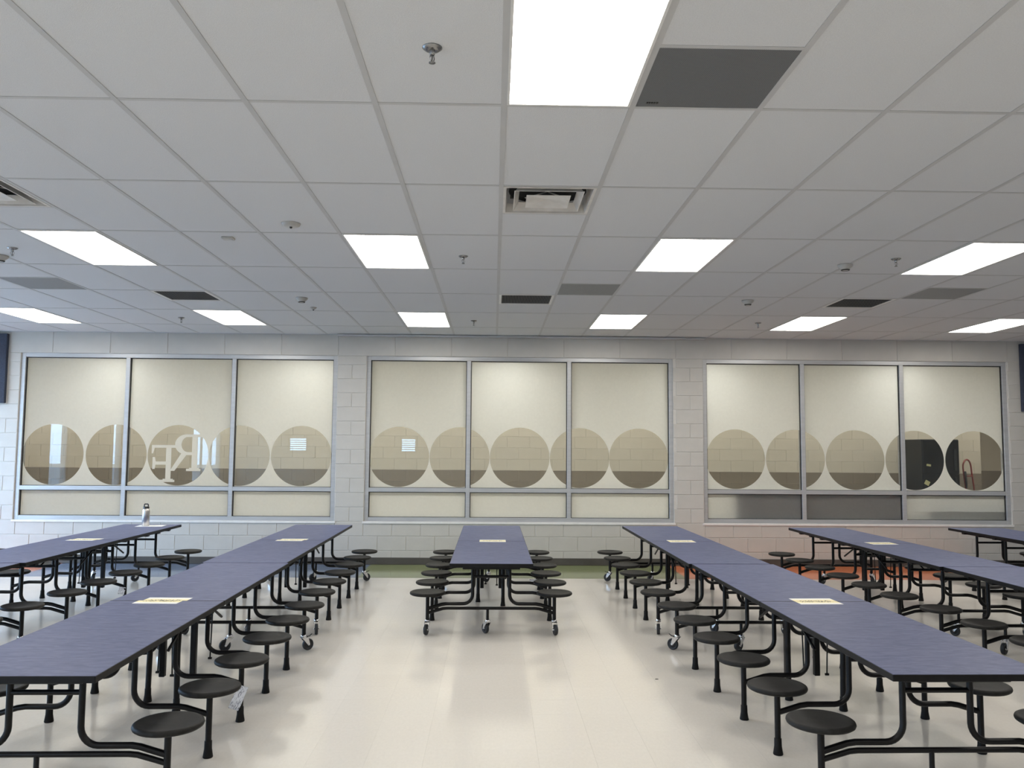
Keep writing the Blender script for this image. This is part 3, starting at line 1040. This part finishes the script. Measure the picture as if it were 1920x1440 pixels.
# ceiling lights: flat panels laid in the grid
a, d = GW / 2 - 0.014, GD / 2 - 0.014
fm = MB()
fw = 0.012
fm.box(-a, a, -d, -d + fw, -0.004, 0.02).box(-a, a, d - fw, d, -0.004, 0.02).box(-a, -a + fw, -d + fw, d - fw, -0.004, 0.02).box(a - fw, a, -d + fw, d - fw, -0.004, 0.02)
lf = fm.mesh('frame', M['white_metal'])
ld = MB().add([(-a + fw, -d + fw, 0.002), (-a + fw, d - fw, 0.002), (a - fw, d - fw, 0.002), (a - fw, -d + fw, 0.002)], [(0, 1, 2, 3)]).mesh('diffuser', M['led'])
for (c, lab) in list(LIGHT_CELLS.items()) + [(h, None) for h in HIDDEN_LIGHTS]:
    x, y = gx(c[0]) + GW / 2, gy(c[1]) + GD / 2
    if not (XL + 0.3 < x < XR - 0.3 and YB + 0.6 < y < YW):
        continue
    t = thing('ceiling_light', 'flat white ceiling light ' + lab if lab else 'flat white ceiling light outside the picture', 'ceiling light', (x, y, CEIL), 0,
              'flat ceiling lights' if lab else 'flat ceiling lights outside the picture')
    place('frame', lf, t)
    place('diffuser', ld, t)

# four-way diffusers
a = GW / 2 - 0.014


def sq_ring(mb, r0, z0, r1, z1):
    """sloping square ring from half-size r0 at height z0 to r1 at z1"""
    v = [(sx * r0, sy * r0, z0) for sx, sy in ((-1, -1), (1, -1), (1, 1), (-1, 1))] + [(sx * r1, sy * r1, z1) for sx, sy in ((-1, -1), (1, -1), (1, 1), (-1, 1))]
    v += [(x, y, z + 0.002) for x, y, z in v]
    f = []
    for k in range(4):
        n_ = (k + 1) % 4
        f += [(k, n_, 4 + n_, 4 + k), (8 + k, 12 + k, 12 + n_, 8 + n_), (k, 8 + k, 8 + n_, n_), (4 + k, 4 + n_, 12 + n_, 12 + k)]
    mb.add(v, f)


for (i, j, h), lab in DIFFUSERS.items():
    t = thing('air_diffuser', lab, 'air diffuser', (gx(i) + GW / 2, gy(j) + GD * (0.25 + 0.5 * h), CEIL), 0, 'square ceiling air diffusers')
    m0 = MB(); sq_ring(m0, a, -0.002, a - 0.018, -0.002); sq_ring(m0, a - 0.018, -0.002, 0.262, 0.058); m0.build('outer_cone', M['dusty_metal'], t)
    m0 = MB(); sq_ring(m0, 0.222, -0.004, 0.216, -0.004); sq_ring(m0, 0.216, -0.004, 0.186, 0.046); m0.build('middle_cone', M['dusty_metal'], t)
    m0 = MB(); sq_ring(m0, 0.142, -0.006, 0.137, -0.006); sq_ring(m0, 0.137, -0.006, 0.001, 0.012); m0.build('inner_cone', M['dusty_metal'], t)
    MB().lathe([(0.001, 0.085), (0.255, 0.085), (0.255, 0.06)], 28).build('duct_collar', M['duct_dark'], t)
    MB().box(-a + 0.05, a - 0.05, -a + 0.05, a - 0.05, 0.086, 0.088).build('backing', M['duct_dark'], t)
    for an in (PI / 4, 3 * PI / 4):
        MB().cbox(-0.20, 0.20, -0.006, 0.006, 0.060, 0.064, 0.001).build('spoke', M['dusty_metal'], t, (0, 0, 0), (0, 0, an))

# perforated panels
a = GW / 2 - 0.013
pm = {}
for (i, j, h), (mt, lab) in SPEAKERS.items():
    t = thing('perforated_panel', lab, 'ceiling panel', (gx(i) + GW / 2, gy(j) + GD * (0.25 + 0.5 * h), CEIL), 0, 'perforated ceiling panels')
    if mt not in pm:
        pm[mt] = (MB().cbox(-a, a, -a, a, 0.0012, 0.006, 0.001).mesh('grille', M[mt]),
                  MB().box(-a - 0.006, a + 0.006, -a - 0.006, a + 0.006, 0.0065, 0.016).mesh('housing', M['white_metal']))
    place('grille', pm[mt][0], t)
    place('housing', pm[mt][1], t)
    if mt == 'perf_dark':
        bd = MB()
        for k, (w, x) in enumerate(((0.008, -0.026), (0.007, -0.015), (0.009, -0.004), (0.008, 0.008), (0.010, 0.020))):
            bd.cbox(x - w / 2, x + w / 2, -0.007, 0.007, -0.0025, 0.0012, 0.001)
        bo = bd.build('badge', M['black_plastic'], t, (-a + 0.075, a - 0.045, 0))
        bo['label'] = 'tiny dark badge in the panel corner'

# dark return grilles: a white frame round a dark cored face
m0 = MB()
b2 = a - 0.026
m0.box(-a, a, -a, -b2, -0.001, 0.012).box(-a, a, b2, a, -0.001, 0.012).box(-a, -b2, -b2, b2, -0.001, 0.012).box(b2, a, -b2, b2, -0.001, 0.012)
gfm = m0.mesh('frame', M['white_metal'])
gcore = MB().box(-b2, b2, -b2, b2, 0.014, 0.02).mesh('backing', M['perf_black'])
slat = MB().cbox(-b2, b2, -0.001, 0.001, 0.001, 0.0138, 0.0004).mesh('louvre', M['perf_black'])
for (i, j, h), lab in GRILLES.items():
    t = thing('return_grille', lab, 'air grille', (gx(i) + GW / 2, gy(j) + GD * (0.25 + 0.5 * h), CEIL), 0, 'dark return air grilles')
    place('frame', gfm, t)
    place('backing', gcore, t)
    for k in range(1, 16):
        place('louvre', slat, t, (0, -b2 + 2 * b2 * k / 16, 0))

# sprinklers
esc = MB().lathe([(0.0005, -0.012), (0.020, -0.012), (0.030, -0.009), (0.041, 0.0), (0.041, 0.0025), (0.03, 0.0025)], 24).mesh('escutcheon', M['dull_chrome'])
spb = MB().lathe([(0.0005, -0.030), (0.009, -0.030), (0.012, -0.022), (0.012, -0.012)], 14).mesh('sprinkler_body', M['dull_chrome'])
arms = MB().tube([(-0.009, 0, -0.028), (-0.014, 0, -0.04), (-0.010, 0, -0.052), (0, 0, -0.058)], 0.0022, 6).tube([(0.009, 0, -0.028), (0.014, 0, -0.04), (0.010, 0, -0.052), (0, 0, -0.058)], 0.0022, 6).mesh('frame_arms', M['dull_chrome'])
bulb = MB().lathe([(0.0005, -0.030), (0.0025, -0.033), (0.0025, -0.052), (0.0005, -0.056)], 8).mesh('glass_bulb', M['black_plastic'])
defl = MB().lathe([(0.0005, -0.064), (0.008, -0.0645), (0.014, -0.063), (0.014, -0.0605), (0.0005, -0.060)], 16).mesh('deflector', M['dull_chrome'])
SPRINK = {(-0.49, -0.46): 'nearest, left of the big ceiling light', (-0.5, 2.58): 'in the middle row right of the centre-left light', (-0.49, 5.52): 'small, in the far row left of the photo centre',
          (5.5, 2.5): 'left of the light cut by the right edge', (5.46, 5.47): 'small, in the far row above the right window', (-6.55, 5.52): 'small, in the far row above the left window',
          (-6.6, 2.5): 'near the left edge below a ceiling light'}
for (i, j), lab in SPRINK.items():
    t = thing('sprinkler_head', 'chrome pendant sprinkler head ' + lab, 'sprinkler', (gx(i), gy(j), ZT - 0.0025), random.uniform(0, PI), 'pendant sprinkler heads')
    for nm_, me in (('escutcheon', esc), ('sprinkler_body', spb), ('frame_arms', arms), ('glass_bulb', bulb), ('deflector', defl)):
        place(nm_, me, t)

# smoke detectors and sensors
smb = MB().lathe([(0.0005, -0.052), (0.030, -0.052), (0.036, -0.046), (0.038, -0.036), (0.058, -0.022), (0.064, -0.010), (0.064, 0.0), (0.0005, 0.0)], 28).mesh('sensor_body', M['sensor_white'])
smc = MB().lathe([(0.0385, -0.045), (0.0345, -0.0535), (0.026, -0.0535), (0.026, -0.050)], 24).mesh('sensing_slot', M['black_plastic'])
for (i, j), lab in {(-3.51, 4.29): 'round white smoke detector left of centre, larger of a pair', (4.45, 4.17): 'round white smoke detector right of centre near a far light',
                    (4.96, 2.70): 'round white smoke detector by the light at the right edge', (-7.04, 2.74): 'round white smoke detector cut by the left edge'}.items():
    t = thing('smoke_detector', lab, 'smoke detector', (gx(i), gy(j), ZT), 0, 'round smoke detectors')
    place('sensor_body', smb, t)
    place('sensing_slot', smc, t)
t = thing('motion_sensor', 'wide white ceiling sensor with a dark lens, left of the centre-left light', 'sensor', (gx(-2.5), gy(1.78), ZT))
MB().lathe([(0.0005, -0.026), (0.045, -0.026), (0.062, -0.018), (0.068, -0.004), (0.068, 0), (0.0005, 0)], 28).build('sensor_body', M['sensor_white'], t)
MB().lathe([(0.0005, -0.038), (0.008, -0.037), (0.011, -0.026)], 14).build('lens', M['black_plastic'], t)
t = thing('motion_sensor', 'faint small white ceiling cover left of the wide sensor', 'sensor', (gx(-3.47), gy(2.14), ZT))
MB().cbox(-0.045, 0.045, -0.035, 0.035, -0.016, 0, 0.004).build('sensor_body', M['sensor_white'], t)
MB().cbox(0.012, 0.032, -0.02, 0.02, -0.019, -0.0165, 0.001).build('lens', M['tee'], t)
t = thing('motion_sensor', 'smallest white ceiling sensor just behind the round smoke detector', 'sensor', (gx(-3.52), gy(4.80), ZT))
MB().lathe([(0.0005, -0.028), (0.014, -0.028), (0.030, -0.012), (0.038, -0.004), (0.038, 0), (0.0005, 0)], 22).build('sensor_body', M['sensor_white'], t)
MB().lathe([(0.0005, -0.038), (0.007, -0.036), (0.009, -0.028)], 12).build('lens', M['black_plastic'], t)

# slate wall panels at both ends of the far wall
for (x0, x1, lab) in ((-8.3, -6.925, 'dark slate acoustic wall panel at the left edge'), (7.685, 9.06, 'dark slate acoustic wall panel at the right edge')):
    t = thing('wall_panel', lab, 'wall panel', ((x0 + x1) / 2, YW, 2.24), 0, 'dark slate wall panels')
    w = (x1 - x0) / 2
    MB().cbox(-w, w, -0.055, -0.002, 0, 0.99, 0.006).build('fabric_face', M['banner'], t)
    for s in (-w * 0.7, w * 0.7):
        MB().box(s - 0.03, s + 0.03, -0.002, 0.004, 0.1, 0.9).build('mounting_rail', M['steel'], t)

# ------------------------------------------------------------------ cafeteria tables
TZ, TW, TL = 0.660, 0.360, 1.785
STOOL_X = 0.565
STOOL_Y = [-1.475, -0.885, -0.295, 0.295, 0.885, 1.475]
ARM_Z, ARM_X = 0.265, 0.165


def table_meshes():
    D = {}
    D['tabletop'] = MB().cbox(-TW + 0.003, TW - 0.003, 0.0065, TL - 0.003, TZ - 0.028, TZ, 0.0015).mesh('tabletop', M['laminate'])
    e = MB()
    z0, z1 = TZ - 0.031, TZ - 0.0012
    e.cbox(-TW, -TW + 0.004, 0.0064, TL, z0, z1, 0.0012).cbox(TW - 0.004, TW, 0.0064, TL, z0, z1, 0.0012)
    e.cbox(-TW, TW, 0.0012, 0.0064, z0, TZ + 0.0002, 0.0008).cbox(-TW + 0.004, TW - 0.004, TL - 0.004, TL, z0, z1, 0.0012)
    D['edge_band'] = e.mesh('edge_band', M['edge'])
    D['side_rail'] = MB().cbox(-0.014, 0.014, 0.06, 1.62, TZ - 0.063, TZ - 0.0315, 0.003).mesh('side_rail', M['black_steel'])
    D['cross_member'] = MB().cbox(-0.315, 0.315, -0.028, 0.028, TZ - 0.058, TZ - 0.0315, 0.003).mesh('cross_member', M['black_steel'])
    D['end_rail'] = MB().cbox(-0.25, 0.25, 1.64, 1.67, TZ - 0.066, TZ - 0.0315, 0.003).mesh('end_rail', M['black_steel'])
    # one stool arm: hangs from the top, sweeps out and dips to the stool post
    p = [(ARM_X, 0, TZ - 0.04)] + [tuple(q) for q in arc((ARM_X, 0, 0.6), (ARM_X, 0, ARM_Z), (0.5, 0, ARM_Z), 0.085, 7)]
    p += [(0.40, 0, ARM_Z), (0.44, 0, ARM_Z - 0.006), (STOOL_X - 0.005, 0, ARM_Z - 0.042)]
    D['stool_arm'] = MB().tube(p, 0.0155, 10).mesh('stool_arm', M['black_steel'])
    D['cross_tube'] = MB().tube([(-ARM_X, 0, 0.505), (ARM_X, 0, 0.505)], 0.0125, 10).mesh('cross_tube', M['black_steel'])
    q = STOOL_X - 0.005
    D['lower_crossbar'] = MB().tube([(-q, 0, 0.185), (-0.43, 0, 0.222), (-0.39, 0, 0.226), (0.39, 0, 0.226), (0.43, 0, 0.222), (q, 0, 0.185)], 0.0135, 10).mesh('lower_crossbar', M['black_steel'])
    D['seat'] = MB().lathe([(0.0005, 0.340), (0.110, 0.340), (0.148, 0.346), (0.157, 0.352), (0.160, 0.360), (0.157, 0.369), (0.149, 0.374), (0.138, 0.3735), (0.122, 0.370), (0.06, 0.3685), (0.0005, 0.368)], 40).mesh('seat', M['seat'])
    D['seat_plate'] = MB().lathe([(0.0170, 0.330), (0.05, 0.336), (0.06, 0.3398)], 16).mesh('seat_plate', M['black_steel'])
    D['post'] = MB().tube([(0, 0, 0.07), (0, 0, 0.34)], 0.0165, 12).mesh('stool_post', M['black_steel'])
    D['post_short'] = MB().tube([(0, 0, 0.118), (0, 0, 0.34)], 0.0165, 12).mesh('stool_post', M['black_steel'])
    D['foot'] = MB().lathe([(0.0005, 0.0), (0.0245, 0.0), (0.027, 0.004), (0.024, 0.022), (0.0205, 0.045), (0.0195, 0.086), (0.0172, 0.087)], 14).mesh('foot', M['rubber'])
    # caster: stem, fork and brake; wheel as sub-part
    c = MB()
    c.lathe([(0.0005, 0.128), (0.021, 0.128), (0.024, 0.118), (0.024, 0.106), (0.0005, 0.104)], 14)
    for s in (-1, 1):
        x = s * 0.0205
        v = [(x, -0.022, 0.106), (x, 0.03, 0.106), (x, 0.048, 0.045), (x, 0.032, 0.040)]
        v += [(x + s * 0.003, y, z) for _, y, z in v]
        c.add(v, [(0, 1, 2, 3), (7, 6, 5, 4), (0, 4, 5, 1), (1, 5, 6, 2), (2, 6, 7, 3), (3, 7, 4, 0)])
    c.box(-0.0235, 0.0235, -0.022, 0.03, 0.104, 0.108)
    c.lathe([(0.0005, -0.026), (0.007, -0.026), (0.007, 0.026), (0.0005, 0.026)], 10, 'x', (0, 0.038, 0.0465))
    D['caster'] = c.mesh('caster', M['chrome'])
    D['wheel'] = MB().lathe([(0.008, -0.0135), (0.026, -0.0135), (0.028, -0.010), (0.033, -0.010), (0.035, -0.0145), (0.042, -0.0145), (0.0465, -0.008), (0.0465, 0.008), (0.042, 0.0145), (0.035, 0.0145), (0.033, 0.010), (0.028, 0.010), (0.026, 0.0135), (0.008, 0.0135)], 26, 'x', (0, 0.038, 0.0467)).mesh('wheel', M['wheel'])
    D['brake'] = MB().cbox(-0.012, 0.012, -0.030, 0.050, 0.108, 0.1135, 0.002).tube([(0, 0.05, 0.112), (0, 0.072, 0.125)], 0.004, 6).mesh('brake_pedal', M['black_plastic'])
    D['center_post'] = MB().tube([(0, 0, 0.12), (0, 0, 0.22)], 0.0125, 10).mesh('caster_post', M['black_steel'])
    D['center_leg'] = MB().tube([(0, 0.02, TZ - 0.04), (0, 0.0, 0.50), (0, -0.012, 0.36), (0, -0.004, 0.20), (0, 0, 0.08)], 0.0185, 10).mesh('center_leg', M['black_steel'])
    D['mechanism_post'] = MB().cbox(-0.019, 0.019, -0.019, 0.019, 0.125, TZ - 0.035, 0.004).mesh('mechanism_post', M['black_steel'])
    D['fold_rod'] = MB().tube([(0, 0.03, TZ - 0.05), (0, 0.0, 0.20)], 0.0048, 6).tube([(-0.012, 0, 0.203), (0.012, 0, 0.203)], 0.008, 8).mesh('fold_rod', M['black_steel'])
    D['torsion_bar'] = MB().tube([(-0.21, 0, 0.575), (0.21, 0, 0.575)], 0.017, 10).mesh('torsion_bar', M['black_steel'])
    D['latch'] = MB().cbox(-0.022, 0.022, -0.05, 0.05, 0.545, 0.600, 0.005).lathe([(0.0005, -0.012), (0.012, -0.010), (0.012, 0.010), (0.0005, 0.012)], 10, 'x', (0, 0.03, 0.545)).mesh('latch', M['black_steel'])
    D['strut'] = MB().tube([(0, 0, 0.58), (0, 0.26, 0.46)], 0.009, 8).mesh('fold_strut', M['black_steel'])
    return D


TM = table_meshes()


def make_table():
    root = bpy.data.objects.new('cafeteria_table', None)
    root.empty_display_size = 0.1
    COL.objects.link(root)
    for s in (1, -1):
        rz = 0 if s == 1 else PI
        tt = place('tabletop', TM['tabletop'], root, (0, 0, 0), (0, 0, rz))
        place('edge_band', TM['edge_band'], tt)
        for x in (-0.235, 0.235):
            place('side_rail', TM['side_rail'], root, (x, 0, 0), (0, 0, rz))
        place('end_rail', TM['end_rail'], root, (0, 0, 0), (0, 0, rz))
        for y in (0.30, 0.88, 1.20, 1.52):
            place('cross_member', TM['cross_member'], root, (0, s * y, 0))
        place('latch', TM['latch'], root, (0.0, s * 0.62, 0))
    for k, y in enumerate(STOOL_Y):
        end = k in (0, 5)
        place('cross_tube', TM['cross_tube'], root, (0, y, 0))
        if end:
            place('lower_crossbar', TM['lower_crossbar'], root, (0, y, 0))
            place('caster_post', TM['center_post'], root, (-0.03, y, 0))
            ca = place('caster', TM['caster'], root, (-0.03, y, 0), (0, 0, 0.5 if k == 0 else 2.2))
            place('wheel', TM['wheel'], ca)
        for s in (1, -1):
            rz = 0 if s == 1 else PI
            place('stool_arm', TM['stool_arm'], root, (0, y, 0), (0, 0, rz))
            st = place('seat', TM['seat'], root, (s * STOOL_X, y, 0))
            place('seat_plate', TM['seat_plate'], st)
            if end:
                place('stool_post', TM['post_short'], root, (s * STOOL_X, y, 0))
                rot = (PI + 0.2 * s) if k == 0 else (-0.9 * s)
                ca = place('caster', TM['caster'], root, (s * STOOL_X, y, 0), (0, 0, rot))
                place('wheel', TM['wheel'], ca)
                place('brake_pedal', TM['brake'], ca)
            else:
                po = place('stool_post', TM['post'], root, (s * STOOL_X, y, 0))
                place('foot', TM['foot'], po)
    for (x, y, rz) in ((0.125, -0.13, 0), (-0.14, 0.10, PI)):
        lg = place('center_leg', TM['center_leg'], root, (x, y, 0), (0, 0, rz))
        place('foot', TM['foot'], lg)
    for x in (-0.10, 0.10):
        place('mechanism_post', TM['mechanism_post'], root, (x, 0.23, 0))
    for (x, y, rz) in ((-0.06, 0.04, 0), (0.06, -0.04, PI), (0.155, 0.40, 0)):
        place('fold_rod', TM['fold_rod'], root, (x, y, 0), (0, 0, rz))
    for y in (0.23, -0.20):
        place('torsion_bar', TM['torsion_bar'], root, (0, y, 0))
    for x in (-0.19, 0.19):
        place('fold_strut', TM['strut'], root, (x, 0.25, 0))
        place('fold_strut', TM['strut'], root, (x, -0.22, 0), (0, 0, PI))
    return root


TABLES = [
    ('center', -0.010, 9.085, 0.1, 'blue-grey stool table standing alone in the middle facing the viewer'),
    ('left_near', -2.075, 5.503, 0.6, 'blue-grey stool table at the lower left, nearest table of its row'),
    ('left_far', -2.135, 9.085, 0.6, 'blue-grey stool table left of the centre table, far one of its row'),
    ('right_near', 2.115, 5.555, 0.8, 'blue-grey stool table at the lower right, nearest table of its row'),
    ('right_far', 2.052, 9.140, 0.5, 'blue-grey stool table right of the centre table, far one of its row'),
    ('right2_near', 4.27, 5.45, 0.9, 'blue-grey stool table cut by the right photo edge, its stools mostly out of view'),
    ('right2_far', 4.19, 9.03, 0.8, 'blue-grey stool table with a yellow sheet, second row right of the centre table'),
    ('right3_far', 6.31, 9.13, 0.4, 'blue-grey stool table in the far right corner, only its left end in view'),
    ('left2_near', -4.31, 5.43, 0.4, 'blue-grey stool table cut by the left photo edge, in front of the bottle table'),
    ('left2_far', -4.29, 9.02, 0.2, 'blue-grey stool table carrying the steel bottle, at the left'),
    ('left3_far', -6.63, 8.98, 0.3, 'blue-grey stool table at the far left edge, only a corner in view'),
]
proto = None
TT = {}
for (key, x, y, a, lab) in TABLES:
    if proto is None:
        proto = make_table()
        o = proto
    else:
        o = copy_tree(proto)
    o.location = (x, y, 0)
    o.rotation_euler = (0, 0, math.radians(a))
    tag(o, lab, 'table', 'cafeteria stool tables')
    TT[key] = (x, y, math.radians(a))


def on_table(key, lx, ly, z=TZ):
    x, y, a = TT[key]
    return (x + lx * math.cos(a) - ly * math.sin(a), y + lx * math.sin(a) + ly * math.cos(a), z)


# ------------------------------------------------------------------ printed sheets on the table seams
half_f = MB().box(-0.14, 0.14, 0.0035, 0.105, 0.0003, 0.0009).mesh('sheet_half', M['print'])
half_n = MB().box(-0.14, 0.14, -0.105, -0.0035, 0.0003, 0.0009).mesh('sheet_half', M['print'])
SHEETS = {'center': (0.0, 0.0, 'yellow and white printed sheet on the seam of the centre table'), 'left_near': (-0.03, -0.04, 'yellow and white printed sheet on the nearest left table'),
          'left_far': (0.0, -0.02, 'yellow and white printed sheet on the far table left of centre'), 'right_near': (0.0, 0.02, 'yellow and white printed sheet on the nearest right table'),
          'right_far': (-0.02, 0.01, 'yellow and white printed sheet on the far table right of centre'), 'right2_far': (-0.02, 0.03, 'yellow and white printed sheet on the second table row from the right'),
          'left2_far': (0.0, -0.03, 'yellow and white printed sheet on the seam of the table with the bottle')}
for key, (dx, rz, lab) in SHEETS.items():
    p = on_table(key, dx, 0.0)
    t = thing('printed_sheet', lab, 'paper sheet', p, TT[key][2] + rz, 'printed sheets on table seams')
    place('sheet_half', half_f, t, (0.012, 0, 0))
    place('sheet_half', half_n, t, (-0.012 if key.startswith('left') else 0.012, 0, 0))

# steel bottle on its paper
p = on_table('left2_far', 0.0, 1.56)
pp = MB().box(-0.16, 0.16, -0.11, 0.11, 0.0002, 0.0009).build('paper_sheet', M['paper_white'], None, (p[0] + 0.06, p[1] + 0.01, TZ), (0, 0, 0.1))
tag(pp, 'plain white sheet of paper lying under the steel bottle', 'paper sheet')
t = thing('water_bottle', 'brushed steel water bottle with a black loop cap on a left table', 'bottle', (p[0], p[1], TZ + 0.001))
MB().lathe([(0.0005, 0.0), (0.040, 0.0), (0.0435, 0.004), (0.0435, 0.190), (0.041, 0.200), (0.036, 0.207), (0.034, 0.213), (0.0005, 0.214)], 32).build('body', M['steel'], t)
cap = MB().lathe([(0.0005, 0.214), (0.035, 0.214), (0.036, 0.218), (0.036, 0.232), (0.033, 0.237), (0.0005, 0.237)], 28).build('cap', M['black_plastic'], t)
hp = [(-0.024, 0, 0.232)] + [tuple(q) for q in arc((-0.024, 0, 0.23), (-0.024, 0, 0.268), (0.024, 0, 0.268), 0.012, 5)] + [tuple(q) for q in arc((-0.024, 0, 0.268), (0.024, 0, 0.268), (0.024, 0, 0.23), 0.012, 5)] + [(0.024, 0, 0.232)]
MB().tube(hp, 0.0075, 8).build('carry_loop', M['black_plastic'], cap)

# care tags tied to stools
def hang_tag(lab, loc, w, h, rx, ry, rz, string_to):
    t = thing('paper_tag', lab, 'tag', loc, 0, 'care tags tied to stools')
    n_ = 7
    v, f = [], []
    for k in range(n_):
        z = h / 2 - h * k / (n_ - 1)
        bend = 0.010 * math.sin(2.2 * k / (n_ - 1) * PI)
        v += [(-w / 2, bend, z), (w / 2, bend + 0.004, z)]
    m_ = len(v)
    v += [(x, y + 0.0008, z) for x, y, z in v]
    for k in range(n_ - 1):
        a_ = 2 * k
        f += [(a_, a_ + 1, a_ + 3, a_ + 2), (m_ + a_ + 2, m_ + a_ + 3, m_ + a_ + 1, m_ + a_)]
    ps = MB().add(v, f, True).build('tag_sheet', M['tag'], t, (0, 0, 0), (rx, ry, rz))
    top = Matrix.Rotation(ry, 3, 'Y') @ Vector((0, 0, h / 2 - 0.006))
    MB().tube([tuple(top), tuple(Vector(string_to) - Vector(loc))], 0.0010, 5).build('string', M['paper_white'], t)


def stool_point(key, s, k, dz, din=0.0):
    return on_table(key, s * (STOOL_X - din), STOOL_Y[k], dz)


q = stool_point('left_near', 1, 2, 0.22, 0.02)
hang_tag('white crumpled care tag hanging from a near left stool', (q[0] + 0.018, q[1] - 0.045, 0.150), 0.062, 0.150, 0.1, 0.38, 0.25, q)
q = stool_point('left2_far', 1, 2, 0.225, 0.03)
hang_tag('small white care tag on a stool of the table with the bottle', (q[0] + 0.01, q[1] - 0.03, 0.185), 0.06, 0.075, 0.0, 0.2, 0.2, q)
q = stool_point('center', 1, 3, 0.235, 0.10)
hang_tag('small white care tag on a right stool of the centre table', (q[0], q[1] - 0.024, 0.195), 0.085, 0.04, 0.0, 0.0, 0.0, q)

# scrap of litter on the floor
sc_ = MB().lathe([(0.0005, 0.0), (0.010, 0.0005), (0.007, 0.003), (0.0005, 0.0035)], 7, smooth=False).build('litter_scrap', M['rubber'], None, (1.19, 6.15, 0.0))
sc_.scale = (1.4, 0.6, 1)
tag(sc_, 'tiny dark scrap lying on the floor right of the aisle', 'litter')
